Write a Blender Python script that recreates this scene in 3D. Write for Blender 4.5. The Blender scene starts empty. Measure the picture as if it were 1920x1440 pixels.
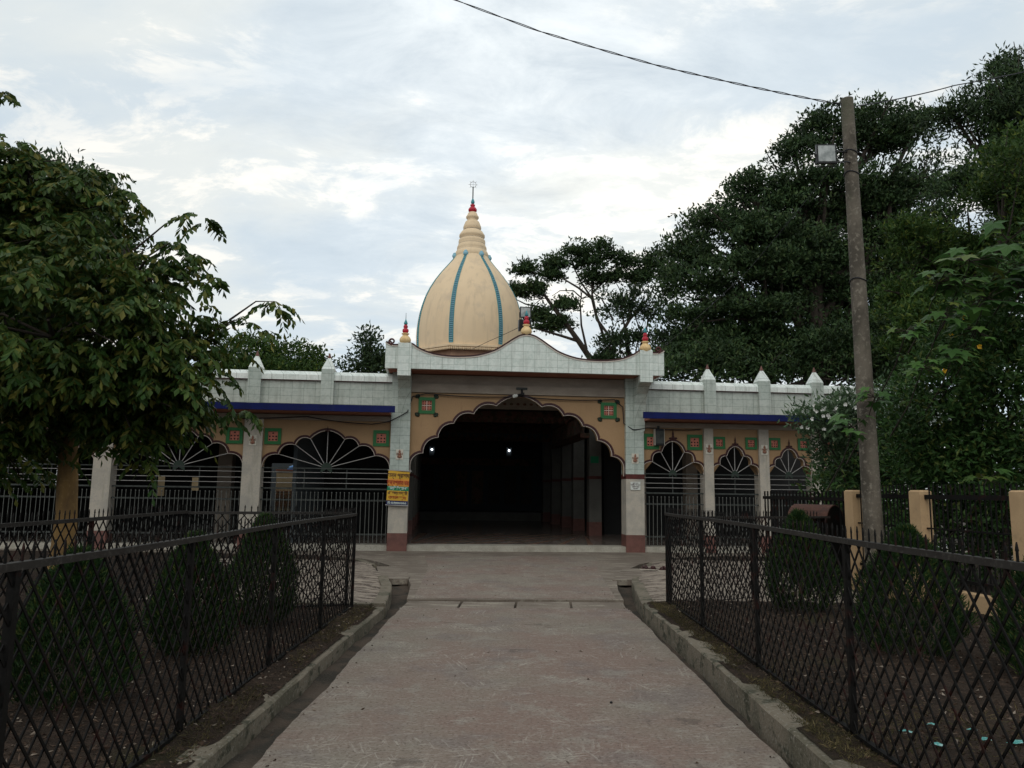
import bpy, math, random
import numpy as np
from mathutils import Vector, Matrix
random.seed(7); RNG = np.random.default_rng(11)
sc = bpy.context.scene
COL = sc.collection
R_ = math.radians
pi = math.pi

# ------------------------------------------------------------------ camera
FPX = 1440.0; PITCH = R_(7.9); ROLL = 0.0135; CH = 1.6
Fv = np.array([0, math.cos(PITCH), math.sin(PITCH)]); R0 = np.array([1.0, 0, 0]); U0 = np.cross(R0, Fv)
Rv = math.cos(ROLL)*R0 + math.sin(ROLL)*U0; Uv = -math.sin(ROLL)*R0 + math.cos(ROLL)*U0
CP = np.array([0, 0, CH])
cam = bpy.data.cameras.new('camera'); camo = bpy.data.objects.new('camera', cam); COL.objects.link(camo)
cam.sensor_width = 36; cam.lens = FPX/1920*36; cam.clip_start = 0.05; cam.clip_end = 2000
camo.matrix_world = Matrix(((Rv[0], Uv[0], -Fv[0], CP[0]), (Rv[1], Uv[1], -Fv[1], CP[1]), (Rv[2], Uv[2], -Fv[2], CP[2]), (0, 0, 0, 1)))
sc.camera = camo
def at(x, y, Y):                      # measured direction in the photo -> real point at distance Y
    d = Fv + Rv*(x-960)/FPX - Uv*(y-720)/FPX
    return CP + d*(Y/d[1])

# ------------------------------------------------------------------ light
SKY_STR = 0.1; SUN_EL = R_(38); SUN_AZ = R_(200)   # azimuth clockwise from +Y: soft light from behind the camera
world = bpy.data.worlds.new("World"); sc.world = world; world.use_nodes = True
def build_world():
    nt = world.node_tree; N = nt.nodes; L = nt.links; N.clear()
    out = N.new('ShaderNodeOutputWorld'); bg = N.new('ShaderNodeBackground'); L.new(bg.outputs[0], out.inputs[0])
    sky = N.new('ShaderNodeTexSky'); sky.sky_type = 'NISHITA'; sky.sun_disc = False
    sky.sun_elevation = SUN_EL; sky.sun_rotation = SUN_AZ; sky.air_density = 1.0; sky.dust_density = 2.0
    tc = N.new('ShaderNodeTexCoord'); sep = N.new('ShaderNodeSeparateXYZ'); L.new(tc.outputs['Generated'], sep.inputs[0])
    def M(op, a, b=None, c=None, clamp=False):
        n = N.new('ShaderNodeMath'); n.operation = op; n.use_clamp = clamp
        for i, v in enumerate((a, b, c)):
            if v is None: continue
            if isinstance(v, (int, float)): n.inputs[i].default_value = v
            else: L.new(v, n.inputs[i])
        return n.outputs[0]
    zz = M('ADD', M('MAXIMUM', sep.outputs[2], 0.0), 0.22)
    comb = N.new('ShaderNodeCombineXYZ')
    L.new(M('DIVIDE', sep.outputs[0], zz), comb.inputs[0]); L.new(M('DIVIDE', sep.outputs[1], zz), comb.inputs[1])
    def noise(scale, det, rough, off, dist=0.0):
        mp = N.new('ShaderNodeMapping'); mp.inputs['Location'].default_value = off
        mp.inputs['Rotation'].default_value = (0, 0, R_(-25)); mp.inputs['Scale'].default_value = (1.0, 1.55, 1)
        L.new(comb.outputs[0], mp.inputs[0])
        n = N.new('ShaderNodeTexNoise'); n.inputs['Scale'].default_value = scale; n.inputs['Detail'].default_value = det
        n.inputs['Roughness'].default_value = rough; n.inputs['Distortion'].default_value = dist
        L.new(mp.outputs[0], n.inputs['Vector']); return n.outputs['Fac']
    def ramp(v, a, b):
        m = N.new('ShaderNodeMapRange'); m.interpolation_type = 'SMOOTHSTEP'
        L.new(v, m.inputs[0]); m.inputs[1].default_value = a; m.inputs[2].default_value = b
        return m.outputs[0]
    n1 = noise(1.05, 7, 0.55, (3.1, 0.7, 0), 0.2)
    n2 = noise(4.2, 10, 0.66, (1.3, 4.7, 2), 0.35)
    veil = ramp(n1, 0.40, 0.62)
    puff = M('MULTIPLY', ramp(n2, 0.48, 0.60), ramp(n1, 0.38, 0.57))
    # luminance of the sky veil, warmer and brighter toward the hidden evening sun ahead
    dot = N.new('ShaderNodeVectorMath'); dot.operation = 'DOT_PRODUCT'
    L.new(tc.outputs['Generated'], dot.inputs[0]); g = Vector((0.0, 0.857, 0.515)).normalized(); dot.inputs[1].default_value = g
    glow = M('POWER', M('MAXIMUM', dot.outputs['Value'], 0.0), 20.0)
    def mix(f, a, b, mode='MIX'):
        n = N.new('ShaderNodeMix'); n.data_type = 'RGBA'; n.blend_type = mode
        if isinstance(f, (int, float)): n.inputs[0].default_value = f
        else: L.new(f, n.inputs[0])
        for i, v in ((6, a), (7, b)):
            if isinstance(v, tuple): n.inputs[i].default_value = v
            else: L.new(v, n.inputs[i])
        return n.outputs[2]
    k = 1/SKY_STR
    blue = mix(0.10, (0.665*k, 0.77*k, 0.85*k, 1), sky.outputs[0])
    veilc = (0.80*k, 0.845*k, 0.84*k, 1)
    c = mix(veil, blue, veilc)
    c = mix(puff, c, (1.0*k, 0.985*k, 0.93*k, 1))
    gl = N.new('ShaderNodeCombineColor'); L.new(M('MULTIPLY', glow, M('MULTIPLY_ADD', n2, 0.95*k, -0.22*k)), gl.inputs[0])
    L.new(M('MULTIPLY', glow, M('MULTIPLY_ADD', n2, 0.88*k, -0.22*k)), gl.inputs[1]); L.new(M('MULTIPLY', glow, M('MULTIPLY_ADD', n2, 0.75*k, -0.20*k)), gl.inputs[2])
    c = mix(1.0, c, gl.outputs[0], 'ADD')
    L.new(c, bg.inputs[0]); bg.inputs[1].default_value = SKY_STR
build_world()
sun = bpy.data.lights.new('sun', 'SUN'); sun.energy = 0.6; sun.angle = R_(40); sun.color = (1.0, 0.94, 0.85)
suno = bpy.data.objects.new('sun', sun); COL.objects.link(suno)
sd = Vector((math.sin(SUN_AZ)*math.cos(SUN_EL), math.cos(SUN_AZ)*math.cos(SUN_EL), math.sin(SUN_EL)))
suno.rotation_euler = sd.to_track_quat('Z', 'Y').to_euler()
sc.view_settings.view_transform = 'Standard'; sc.view_settings.look = 'None'
sc.view_settings.exposure = 0.0; sc.view_settings.gamma = 1.0
sc.cycles.max_bounces = 6; sc.cycles.transparent_max_bounces = 8

# ------------------------------------------------------------------ materials
def mat(name, col, rough=0.7, metal=0.0, noise=None, bump=None, spec=0.3, coord='Object'):
    """noise: list of (scale, detail, colour, lo, hi[, stretch]) ; bump: (scale, strength, dist)"""
    m = bpy.data.materials.new(name); m.use_nodes = True; nt = m.node_tree; N = nt.nodes; L = nt.links
    b = N['Principled BSDF']; b.inputs['Roughness'].default_value = rough; b.inputs['Metallic'].default_value = metal
    b.inputs['Specular IOR Level'].default_value = spec
    b.inputs['Base Color'].default_value = (*col, 1)
    tc = N.new('ShaderNodeTexCoord')
    cur = None
    for it in (noise or []):
        s, d, c2, lo, hi = it[:5]; st = it[5] if len(it) > 5 else (1, 1, 1); off = it[6] if len(it) > 6 else (0, 0, 0)
        mp = N.new('ShaderNodeMapping'); mp.inputs['Scale'].default_value = st; mp.inputs['Location'].default_value = off
        L.new(tc.outputs[coord], mp.inputs[0])
        n = N.new('ShaderNodeTexNoise'); n.inputs['Scale'].default_value = s; n.inputs['Detail'].default_value = d; n.inputs['Roughness'].default_value = 0.6
        L.new(mp.outputs[0], n.inputs['Vector'])
        r = N.new('ShaderNodeMapRange'); L.new(n.outputs['Fac'], r.inputs[0]); r.inputs[1].default_value = lo; r.inputs[2].default_value = hi
        x = N.new('ShaderNodeMix'); x.data_type = 'RGBA'; L.new(r.outputs[0], x.inputs[0])
        if cur is None: x.inputs[6].default_value = (*col, 1)
        else: L.new(cur, x.inputs[6])
        x.inputs[7].default_value = (*c2, 1); cur = x.outputs[2]
    if cur is not None: L.new(cur, b.inputs['Base Color'])
    if bump:
        n = N.new('ShaderNodeTexNoise'); n.inputs['Scale'].default_value = bump[0]; n.inputs['Detail'].default_value = 5
        L.new(tc.outputs[coord], n.inputs['Vector'])
        bp = N.new('ShaderNodeBump'); bp.inputs['Strength'].default_value = bump[1]; bp.inputs['Distance'].default_value = bump[2]
        L.new(n.outputs['Fac'], bp.inputs['Height']); L.new(bp.outputs[0], b.inputs['Normal'])
    return m
def tile_mat(name, base, vein, grout, tw, th, rough=0.25, gw=0.006, amt=0.6, axes='xz'):
    m = bpy.data.materials.new(name); m.use_nodes = True; nt = m.node_tree; N = nt.nodes; L = nt.links
    b = N['Principled BSDF']; b.inputs['Roughness'].default_value = rough; b.inputs['Specular IOR Level'].default_value = 0.35
    tc = N.new('ShaderNodeTexCoord'); sp = N.new('ShaderNodeSeparateXYZ'); L.new(tc.outputs['Object'], sp.inputs[0])
    ad = N.new('ShaderNodeMath'); ad.operation = 'ADD'; L.new(sp.outputs[0], ad.inputs[0])
    if axes == 'xz': L.new(sp.outputs[1], ad.inputs[1])
    cb = N.new('ShaderNodeCombineXYZ'); L.new(ad.outputs[0], cb.inputs[0]); L.new(sp.outputs[2 if axes == 'xz' else 1], cb.inputs[1])
    br = N.new('ShaderNodeTexBrick'); br.offset = 0.0; br.inputs['Scale'].default_value = 1.0
    br.inputs['Brick Width'].default_value = tw; br.inputs['Row Height'].default_value = th; br.inputs['Mortar Size'].default_value = gw
    br.inputs['Mortar Smooth'].default_value = 0.3
    L.new(cb.outputs[0], br.inputs['Vector'])
    br.inputs['Color1'].default_value = (1, 1, 1, 1); br.inputs['Color2'].default_value = (0.86, 0.88, 0.87, 1); br.inputs['Mortar'].default_value = (*grout, 1)
    br.inputs['Bias'].default_value = 0
    n = N.new('ShaderNodeTexNoise'); n.inputs['Scale'].default_value = 9; n.inputs['Detail'].default_value = 3; n.inputs['Distortion'].default_value = 1.2
    L.new(tc.outputs['Object'], n.inputs['Vector'])
    r = N.new('ShaderNodeMapRange'); L.new(n.outputs['Fac'], r.inputs[0]); r.inputs[1].default_value = 0.46; r.inputs[2].default_value = 0.6; r.inputs[4].default_value = amt
    mx = N.new('ShaderNodeMix'); mx.data_type = 'RGBA'; L.new(r.outputs[0], mx.inputs[0]); mx.inputs[6].default_value = (*base, 1); mx.inputs[7].default_value = (*vein, 1)
    # weather streaks
    mp = N.new('ShaderNodeMapping'); mp.inputs['Scale'].default_value = (6, 6, 0.5); L.new(tc.outputs['Object'], mp.inputs[0])
    n2 = N.new('ShaderNodeTexNoise'); n2.inputs['Scale'].default_value = 1.3; n2.inputs['Detail'].default_value = 6; L.new(mp.outputs[0], n2.inputs['Vector'])
    r2 = N.new('ShaderNodeMapRange'); L.new(n2.outputs['Fac'], r2.inputs[0]); r2.inputs[1].default_value = 0.5; r2.inputs[2].default_value = 0.8; r2.inputs[4].default_value = 0.62
    mx2 = N.new('ShaderNodeMix'); mx2.data_type = 'RGBA'; L.new(r2.outputs[0], mx2.inputs[0]); L.new(mx.outputs[2], mx2.inputs[6]); mx2.inputs[7].default_value = (base[0]*.5, base[1]*.5, base[2]*.47, 1)
    ml = N.new('ShaderNodeMix'); ml.data_type = 'RGBA'; ml.blend_type = 'MULTIPLY'; ml.inputs[0].default_value = 1
    L.new(mx2.outputs[2], ml.inputs[6]); L.new(br.outputs['Color'], ml.inputs[7]); L.new(ml.outputs[2], b.inputs['Base Color'])
    return m
def leaf_mat(name, c1, c2, c3, trans=0.25, rough=0.45, hi=0.8):
    m = bpy.data.materials.new(name); m.use_nodes = True; nt = m.node_tree; N = nt.nodes; L = nt.links
    b = N['Principled BSDF']; b.inputs['Roughness'].default_value = rough; b.inputs['Specular IOR Level'].default_value = 0.16
    g = N.new('ShaderNodeNewGeometry'); cr = N.new('ShaderNodeValToRGB'); L.new(g.outputs['Random Per Island'], cr.inputs[0])
    e = cr.color_ramp.elements; e[0].color = (*c1, 1); e[0].position = 0.1; e[1].color = (*c3, 1); e[1].position = 1.0
    q = e.new(hi); q.color = (*c2, 1)
    tc = N.new('ShaderNodeTexCoord'); n = N.new('ShaderNodeTexNoise'); n.inputs['Scale'].default_value = 0.9; n.inputs['Detail'].default_value = 3
    L.new(tc.outputs['Object'], n.inputs['Vector'])
    r = N.new('ShaderNodeMapRange'); L.new(n.outputs['Fac'], r.inputs[0]); r.inputs[1].default_value = 0.35; r.inputs[2].default_value = 0.65; r.inputs[3].default_value = 0.7; r.inputs[4].default_value = 1.35
    vm = N.new('ShaderNodeVectorMath'); vm.operation = 'SCALE'; L.new(cr.outputs[0], vm.inputs[0]); L.new(r.outputs[0], vm.inputs['Scale'])
    L.new(vm.outputs[0], b.inputs['Base Color'])
    t = N.new('ShaderNodeBsdfTranslucent'); L.new(vm.outputs[0], t.inputs[0])
    ms = N.new('ShaderNodeMixShader'); ms.inputs[0].default_value = trans; L.new(b.outputs[0], ms.inputs[1]); L.new(t.outputs[0], ms.inputs[2])
    L.new(ms.outputs[0], N['Material Output'].inputs[0])
    return m

MT = {}
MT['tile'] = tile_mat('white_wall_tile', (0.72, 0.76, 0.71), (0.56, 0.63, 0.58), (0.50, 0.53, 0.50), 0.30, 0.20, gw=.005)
MT['wing_tile'] = tile_mat('shaded_grey_tile', (0.47, 0.52, 0.475), (0.36, 0.415, 0.375), (0.45, 0.48, 0.45), 0.30, 0.20, gw=.005)  # greyer wing tile; on the portal pillars its darkness is painted canopy shade
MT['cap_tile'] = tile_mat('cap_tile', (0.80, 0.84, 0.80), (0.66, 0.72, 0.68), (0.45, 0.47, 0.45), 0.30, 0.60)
MT['floor_tile'] = tile_mat('floor_tile', (0.30, 0.26, 0.23), (0.07, 0.04, 0.035), (0.3, 0.3, 0.3), 0.4, 0.4, 0.2, amt=1.0, axes='xy')
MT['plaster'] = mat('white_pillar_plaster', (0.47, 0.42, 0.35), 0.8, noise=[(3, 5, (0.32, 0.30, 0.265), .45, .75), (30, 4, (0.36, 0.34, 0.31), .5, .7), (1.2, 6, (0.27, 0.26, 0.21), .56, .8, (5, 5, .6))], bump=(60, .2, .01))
MT['plinth'] = mat('pale_plinth', (0.42, 0.39, 0.33), 0.85, noise=[(4, 6, (0.28, 0.26, 0.21), .42, .7), (40, 3, (0.25, 0.23, 0.2), .5, .7)], bump=(60, .3, .01))
MT['red_base'] = mat('red_oxide_paint', (0.17, 0.075, 0.06), 0.6, noise=[(5, 5, (0.11, 0.05, 0.042), .4, .7), (35, 3, (0.20, 0.11, 0.09), .58, .75)])
MT['band'] = mat('maroon_band', (0.10, 0.022, 0.018), 0.5, noise=[(6, 3, (0.06, 0.014, 0.012), .4, .7)])
MT['peach'] = mat('peach_paint', (0.36, 0.228, 0.122), 0.8, noise=[(1.5, 6, (0.30, 0.19, 0.10), .42, .72), (2, 6, (0.22, 0.14, 0.08), .6, .82, (4, 4, .5)), (26, 3, (0.32, 0.205, 0.112), .5, .7)], bump=(40, .1, .01))
MT['dome'] = mat('dome_cream_paint', (0.76, 0.585, 0.385), 0.7, noise=[(0.5, 6, (0.72, 0.545, 0.35), .4, .7), (1.2, 8, (0.56, 0.43, 0.29), .52, .80, (3, 3, .25)), (0.9, 8, (0.60, 0.47, 0.33), .55, .72)], bump=(20, .06, .01))
MT['drum'] = mat('dome_drum_paint', (0.40, 0.24, 0.16), 0.7, noise=[(3, 4, (0.3, 0.18, 0.12), .4, .7)])
MT['teal'] = mat('teal_paint', (0.06, 0.29, 0.31), 0.5, noise=[(9, 3, (0.045, 0.2, 0.24), .45, .6)])
MT['rib_back'] = mat('rib_groove_paint', (0.06, 0.16, 0.20), 0.6)
MT['teal_light'] = mat('pale_teal_paint', (0.24, 0.46, 0.56), 0.5)
MT['red'] = mat('red_paint', (0.50, 0.022, 0.045), 0.35, noise=[(6, 3, (0.38, 0.015, 0.03), .4, .7)])
MT['pot'] = mat('ochre_pot_paint', (0.80, 0.58, 0.30), 0.6, noise=[(9, 3, (0.66, 0.44, 0.20), .45, .65)])
MT['maroon'] = mat('dark_maroon_trim', (0.045, 0.012, 0.012), 0.45)
MT['maroon_mid'] = mat('maroon_trim', (0.085, 0.02, 0.018), 0.5, noise=[(8, 3, (0.06, .015, .013), .4, .7)])
MT['white'] = mat('white_line_paint', (0.62, 0.55, 0.48), 0.6)
MT['green'] = mat('green_frame_paint', (0.022, 0.14, 0.042), 0.5, noise=[(10, 3, (0.02, 0.13, 0.04), .4, .7)])
MT['black_green'] = mat('black_leaf_paint', (0.012, 0.022, 0.012), 0.5)
MT['pink'] = mat('pink_screen', (0.50, 0.17, 0.12), 0.7, noise=[(14, 3, (0.36, 0.12, 0.085), .4, .7)])
MT['dark'] = mat('dark_recess', (0.012, 0.011, 0.011), 0.9)
MT['blue'] = mat('blue_edge_tile', (0.005, 0.010, 0.085), 0.5, spec=.15, noise=[(3, 4, (0.004, 0.008, 0.06), .4, .7), (1, 5, (0.014, 0.02, 0.08), .6, .8, (9, 9, .8))])
MT['soffit'] = mat('red_brown_soffit', (0.36, 0.15, 0.095), 0.8, noise=[(2, 6, (0.26, 0.10, 0.07), .4, .7), (7, 5, (0.40, 0.22, 0.15), .56, .8)])
MT['beam'] = mat('grey_beam_plaster', (0.33, 0.28, 0.23), 0.85, noise=[(2, 6, (0.24, 0.2, 0.165), .4, .7, (1, 1, 3)), (20, 3, (0.28, .24, .2), .5, .7)])
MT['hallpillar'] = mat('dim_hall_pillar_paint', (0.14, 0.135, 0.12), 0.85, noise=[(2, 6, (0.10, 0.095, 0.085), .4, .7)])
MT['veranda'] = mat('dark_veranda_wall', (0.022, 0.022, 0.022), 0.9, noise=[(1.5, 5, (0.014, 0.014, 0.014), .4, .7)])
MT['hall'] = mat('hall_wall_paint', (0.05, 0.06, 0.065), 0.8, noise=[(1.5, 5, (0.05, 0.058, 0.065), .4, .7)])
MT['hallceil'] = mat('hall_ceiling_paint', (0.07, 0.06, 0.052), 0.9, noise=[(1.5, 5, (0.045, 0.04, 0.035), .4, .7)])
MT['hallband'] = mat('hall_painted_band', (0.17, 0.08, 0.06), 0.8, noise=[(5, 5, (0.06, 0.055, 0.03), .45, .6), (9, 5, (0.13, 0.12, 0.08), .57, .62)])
MT['iron'] = mat('dark_painted_iron', (0.006, 0.0055, 0.005), 0.6, 0.0, noise=[(7, 5, (0.024, 0.007, 0.005), .57, .66), (60, 3, (0.011, 0.010, 0.0095), .5, .7)], spec=0.12)
MT['railtop'] = mat('dusty_iron_rail', (0.024, 0.021, 0.018), 0.6, 0.0, noise=[(9, 5, (0.017, 0.013, 0.011), .45, .65), (50, 3, (0.058, 0.051, 0.044), .55, .7)], spec=0.25)
MT['steel'] = mat('pale_grille_steel', (0.34, 0.33, 0.32), 0.4, 0.3)
MT['greysteel'] = mat('grey_green_steel', (0.062, 0.068, 0.064), 0.6, 0.1, noise=[(9, 4, (0.036, .040, .037), .4, .7)], spec=0.2)
MT['picket'] = mat('grey_picket_steel', (0.13, 0.135, 0.125), 0.5, 0.1)
MT['concrete_pole'] = mat('weathered_pole', (0.135, 0.115, 0.09), 0.9, noise=[(2.5, 7, (0.075, 0.064, 0.05), .44, .58, (1, 1, .5)), (18, 7, (0.20, 0.175, 0.14), .54, .66), (1.5, 6, (0.08, 0.085, 0.055), .56, .75)], bump=(30, .5, .02))
MT['kerb'] = mat('mossy_kerb_concrete', (0.17, 0.142, 0.105), 0.9, noise=[(2.2, 7, (0.105, 0.092, 0.064), .45, .60), (6, 8, (0.050, 0.048, 0.030), .53, .62, (1, 1, 1.6)), (35, 4, (0.26, 0.24, 0.20), .55, .75)], bump=(45, .5, .02))
MT['drain'] = mat('silted_drain', (0.070, 0.051, 0.037), 0.95, noise=[(2.5, 8, (0.032, 0.027, 0.020), .44, .58), (40, 5, (0.10, 0.08, 0.065), .6, .75)], bump=(50, .6, .02))
MT['tan'] = mat('tan_boundary_paint', (0.50, 0.335, 0.185), 0.8, noise=[(2.5, 6, (0.38, 0.25, 0.135), .45, .75), (5, 6, (0.27, 0.19, 0.12), .62, .8), (40, 3, (0.44, 0.29, 0.16), .5, .7)], bump=(40, .15, .01))
MT['rust'] = mat('rusty_sheet', (0.075, 0.030, 0.020), 0.8, noise=[(6, 6, (0.04, 0.020, 0.015), .4, .65), (28, 5, (0.13, 0.065, 0.042), .56, .72)], bump=(40, .3, .01))
MT['hub'] = mat('dark_green_hub', (0.02, 0.035, 0.025), 0.5)
MT['plaque'] = mat('cream_plaque_tile', (0.58, 0.55, 0.47), 0.4)
MT['relief'] = mat('red_relief', (0.20, 0.075, 0.05), 0.5, noise=[(60, 3, (0.4, 0.25, 0.16), .5, .6)])
MT['black'] = mat('black_plastic', (0.012, 0.012, 0.013), 0.4)
MT['glass'] = mat('lamp_glass', (0.42, 0.44, 0.43), 0.15, noise=[(7, 3, (0.22, 0.24, 0.235), .42, .6)], spec=0.6)
MT['bark'] = mat('bark', (0.055, 0.044, 0.034), 0.95, noise=[(6, 6, (0.03, 0.024, 0.02), .4, .65, (1, 1, .25))], bump=(25, .6, .03))
MT['bark_pale'] = mat('pale_bark', (0.13, 0.115, 0.10), 0.95, noise=[(6, 6, (0.07, 0.06, 0.05), .4, .65, (1, 1, .25))], bump=(25, .6, .03))
MT['trunk_tan'] = mat('ochre_washed_bark', (0.25, 0.15, 0.055), 0.9, noise=[(5, 6, (0.14, 0.085, 0.04), .42, .68, (1, 1, .3)), (20, 4, (0.32, 0.21, 0.09), .58, .75)], bump=(25, .5, .02))
MT['wire'] = mat('black_cable', (0.015, 0.015, 0.02), 0.5)
MT['yellow_banner'] = mat('yellow_banner_print', (0.62, 0.36, 0.035), 0.45)
MT['orange_banner'] = mat('orange_banner_print', (0.66, 0.26, 0.04), 0.45)
MT['green_banner'] = mat('green_banner_print', (0.01, 0.20, 0.09), 0.45)
MT['navy_banner'] = mat('navy_banner_print', (0.02, 0.022, 0.09), 0.45)
MT['ink_red'] = mat('red_ink', (0.30, 0.02, 0.012), 0.5)
MT['ink_dark'] = mat('dark_ink', (0.05, 0.012, 0.02), 0.5)
MT['ink_white'] = mat('pale_ink', (0.62, 0.70, 0.66), 0.5)
MT['notice'] = mat('notice_white', (0.60, 0.62, 0.58), 0.4)
MT['cream_out'] = mat('cream_outbuilding_paint', (0.62, 0.47, 0.28), 0.8, noise=[(3, 5, (0.5, 0.38, 0.22), .4, .7)])
MT['tarp'] = mat('blue_tarpaulin', (0.02, 0.15, 0.42), 0.4, noise=[(6, 4, (0.05, 0.23, 0.5), .5, .65)], bump=(9, .5, .05))
MT['lit'] = None
def emit(name, col, s):
    m = bpy.data.materials.new(name); m.use_nodes = True; nt = m.node_tree
    b = nt.nodes['Principled BSDF']; b.inputs['Base Color'].default_value = (.8, .8, .8, 1); b.inputs['Emission Color'].default_value = (*col, 1); b.inputs['Emission Strength'].default_value = s
    return m
MT['lit'] = emit('lit_bulb', (0.85, 0.92, 1.0), 9)
MT['petal_white'] = mat('white_petal', (0.72, 0.72, 0.68), 0.6)
MT['petal_yellow'] = mat('yellow_petal', (0.75, 0.42, 0.02), 0.5)
MT['scrap'] = mat('turquoise_paper', (0.07, 0.30, 0.28), 0.6, noise=[(60, 2, (.3, .48, .46), .5, .6)])
MT['lf_big'] = leaf_mat('compound_leaf', (0.024, 0.058, 0.013), (0.058, 0.092, 0.018), (0.14, 0.13, 0.028), 0.22, hi=.72)
MT['lf_dark'] = leaf_mat('dark_canopy_leaf', (0.022, 0.044, 0.018), (0.042, 0.076, 0.026), (0.07, 0.10, 0.035), 0.10)
MT['lf_far'] = leaf_mat('far_canopy_leaf', (0.022, 0.042, 0.020), (0.038, 0.068, 0.026), (0.06, 0.09, 0.035), 0.14)
MT['lf_green'] = leaf_mat('mid_green_leaf', (0.026, 0.058, 0.014), (0.052, 0.094, 0.020), (0.12, 0.15, 0.028), 0.25)
MT['lf_palm'] = leaf_mat('broad_lobed_leaf', (0.038, 0.09, 0.024), (0.062, 0.13, 0.030), (0.13, 0.15, 0.035), 0.3)
MT['lf_shrub'] = leaf_mat('shrub_leaf', (0.026, 0.062, 0.017), (0.046, 0.098, 0.025), (0.10, 0.12, 0.03), 0.15)
MT['lf_pale'] = leaf_mat('oleander_leaf', (0.040, 0.075, 0.034), (0.075, 0.12, 0.06), (0.13, 0.17, 0.10), 0.2)
MT['lf_thuja'] = leaf_mat('cypress_spray', (0.012, 0.030, 0.010), (0.022, 0.052, 0.013), (0.085, 0.095, 0.022), 0.1, 0.65)
MT['litter'] = leaf_mat('fallen_leaf', (0.045, 0.027, 0.018), (0.09, 0.06, 0.042), (0.30, 0.25, 0.20), 0.0, 0.8, hi=.85)
MT['grass'] = leaf_mat('dry_grass_blade', (0.045, 0.042, 0.018), (0.085, 0.068, 0.030), (0.17, 0.13, 0.065), 0.1, 0.8)
MT['soil'] = mat('garden_earth', (0.042, 0.030, 0.022), 1.0, noise=[(1.3, 8, (0.026, 0.019, 0.015), .42, .62), (14, 7, (0.066, 0.044, 0.033), .52, .7), (0.8, 6, (0.034, 0.034, 0.015), .58, .72), (90, 3, (0.12, 0.095, 0.075), .64, .74)], bump=(35, 1.0, .05), spec=0.1)
MT['rippled'] = mat('swept_earth', (0.30, 0.25, 0.20), 0.95, noise=[(2.4, 5, (0.075, 0.055, 0.043), .50, .56, (.9, 5.5, 1)), (4, 4, (0.11, 0.085, 0.07), .55, .6, (1.0, 5, 1), (3, 3, 3)), (40, 4, (0.24, 0.2, 0.165), .52, .65)], bump=(12, .8, .05))

def concrete_path():
    m = bpy.data.materials.new('worn_path_concrete'); m.use_nodes = True; nt = m.node_tree; N = nt.nodes; L = nt.links
    b = N['Principled BSDF']; b.inputs['Roughness'].default_value = 0.85; b.inputs['Specular IOR Level'].default_value = 0.2
    tc = N.new('ShaderNodeTexCoord')
    def noi(s, d, st=(1, 1, 1), rot=0, off=(0, 0, 0), rough=.6, dist=0):
        m0 = N.new('ShaderNodeMapping'); m0.inputs['Rotation'].default_value = (0, 0, rot); m0.inputs['Location'].default_value = off; L.new(tc.outputs['Object'], m0.inputs[0])
        mp = N.new('ShaderNodeMapping'); mp.inputs['Scale'].default_value = st
        L.new(m0.outputs[0], mp.inputs[0]); n = N.new('ShaderNodeTexNoise'); n.inputs['Scale'].default_value = s; n.inputs['Detail'].default_value = d
        n.inputs['Roughness'].default_value = rough; n.inputs['Distortion'].default_value = dist; L.new(mp.outputs[0], n.inputs['Vector']); return n.outputs['Fac']
    def rg(v, a, c, lo=0., hi=1.):
        r = N.new('ShaderNodeMapRange'); L.new(v, r.inputs[0]); r.inputs[1].default_value = a; r.inputs[2].default_value = c; r.inputs[3].default_value = lo; r.inputs[4].default_value = hi; return r.outputs[0]
    def mul(a, c):
        n = N.new('ShaderNodeMath'); n.operation = 'MULTIPLY'; L.new(a, n.inputs[0]); L.new(c, n.inputs[1]); return n.outputs[0]
    cur = None
    def lay(f, c):
        nonlocal cur
        x = N.new('ShaderNodeMix'); x.data_type = 'RGBA'; L.new(f, x.inputs[0])
        if cur is None: x.inputs[6].default_value = (0.195, 0.137, 0.112, 1)
        else: L.new(cur, x.inputs[6])
        x.inputs[7].default_value = (*c, 1); cur = x.outputs[2]
    lay(rg(noi(0.6, 7, off=(2, 5, 0)), .42, .60), (0.200, 0.172, 0.138))      # grey-brown patches against the pinkish wash
    lay(rg(noi(1.4, 8, off=(7, 1, 0)), .52, .62, 0, .6), (0.150, 0.124, 0.116))
    lay(rg(noi(2.6, 9, off=(1, 8, 3), rough=.68), .54, .61, 0, .5), (0.25, 0.232, 0.195))
    area = rg(noi(1.1, 5, off=(4, 2, 0)), .47, .58)
    for rot, off in ((0.6, (0, 0, 0)), (-0.35, (9, 4, 0)), (1.25, (3, 7, 0)), (-1.35, (5, 1, 0)), (0.1, (8, 8, 0))):
        lay(mul(mul(rg(noi(4.5, 6, (9.0, 0.55, 1), rot, off), .575, .61, 0, .8), area), rg(noi(1.7, 4, off=off), .50, .57)), (0.34, 0.305, 0.26))
    lay(rg(noi(5, 10, (1, 3.5, 1), off=(3, 3, 0), rough=.75), .55, .62, 0, .75), (0.31, 0.275, 0.235))
    lay(rg(noi(26, 8, (1, 2, 1), rough=.7), .52, .62, 0, .7), (0.30, 0.262, 0.22))
    lay(rg(noi(40, 6, rough=.7), .53, .62, 0, .85), (0.105, 0.078, 0.064))
    lay(rg(noi(1.9, 12, (1, 1, 1), off=(6, 6, 6), rough=.8), .585, .62, 0, .6), (0.09, 0.07, 0.058))
    L.new(cur, b.inputs['Base Color'])
    n = noi(60, 8); bp = N.new('ShaderNodeBump'); bp.inputs['Strength'].default_value = .45; bp.inputs['Distance'].default_value = .01; L.new(n, bp.inputs['Height']); L.new(bp.outputs[0], b.inputs['Normal'])
    return m
MT['path'] = concrete_path()
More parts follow.
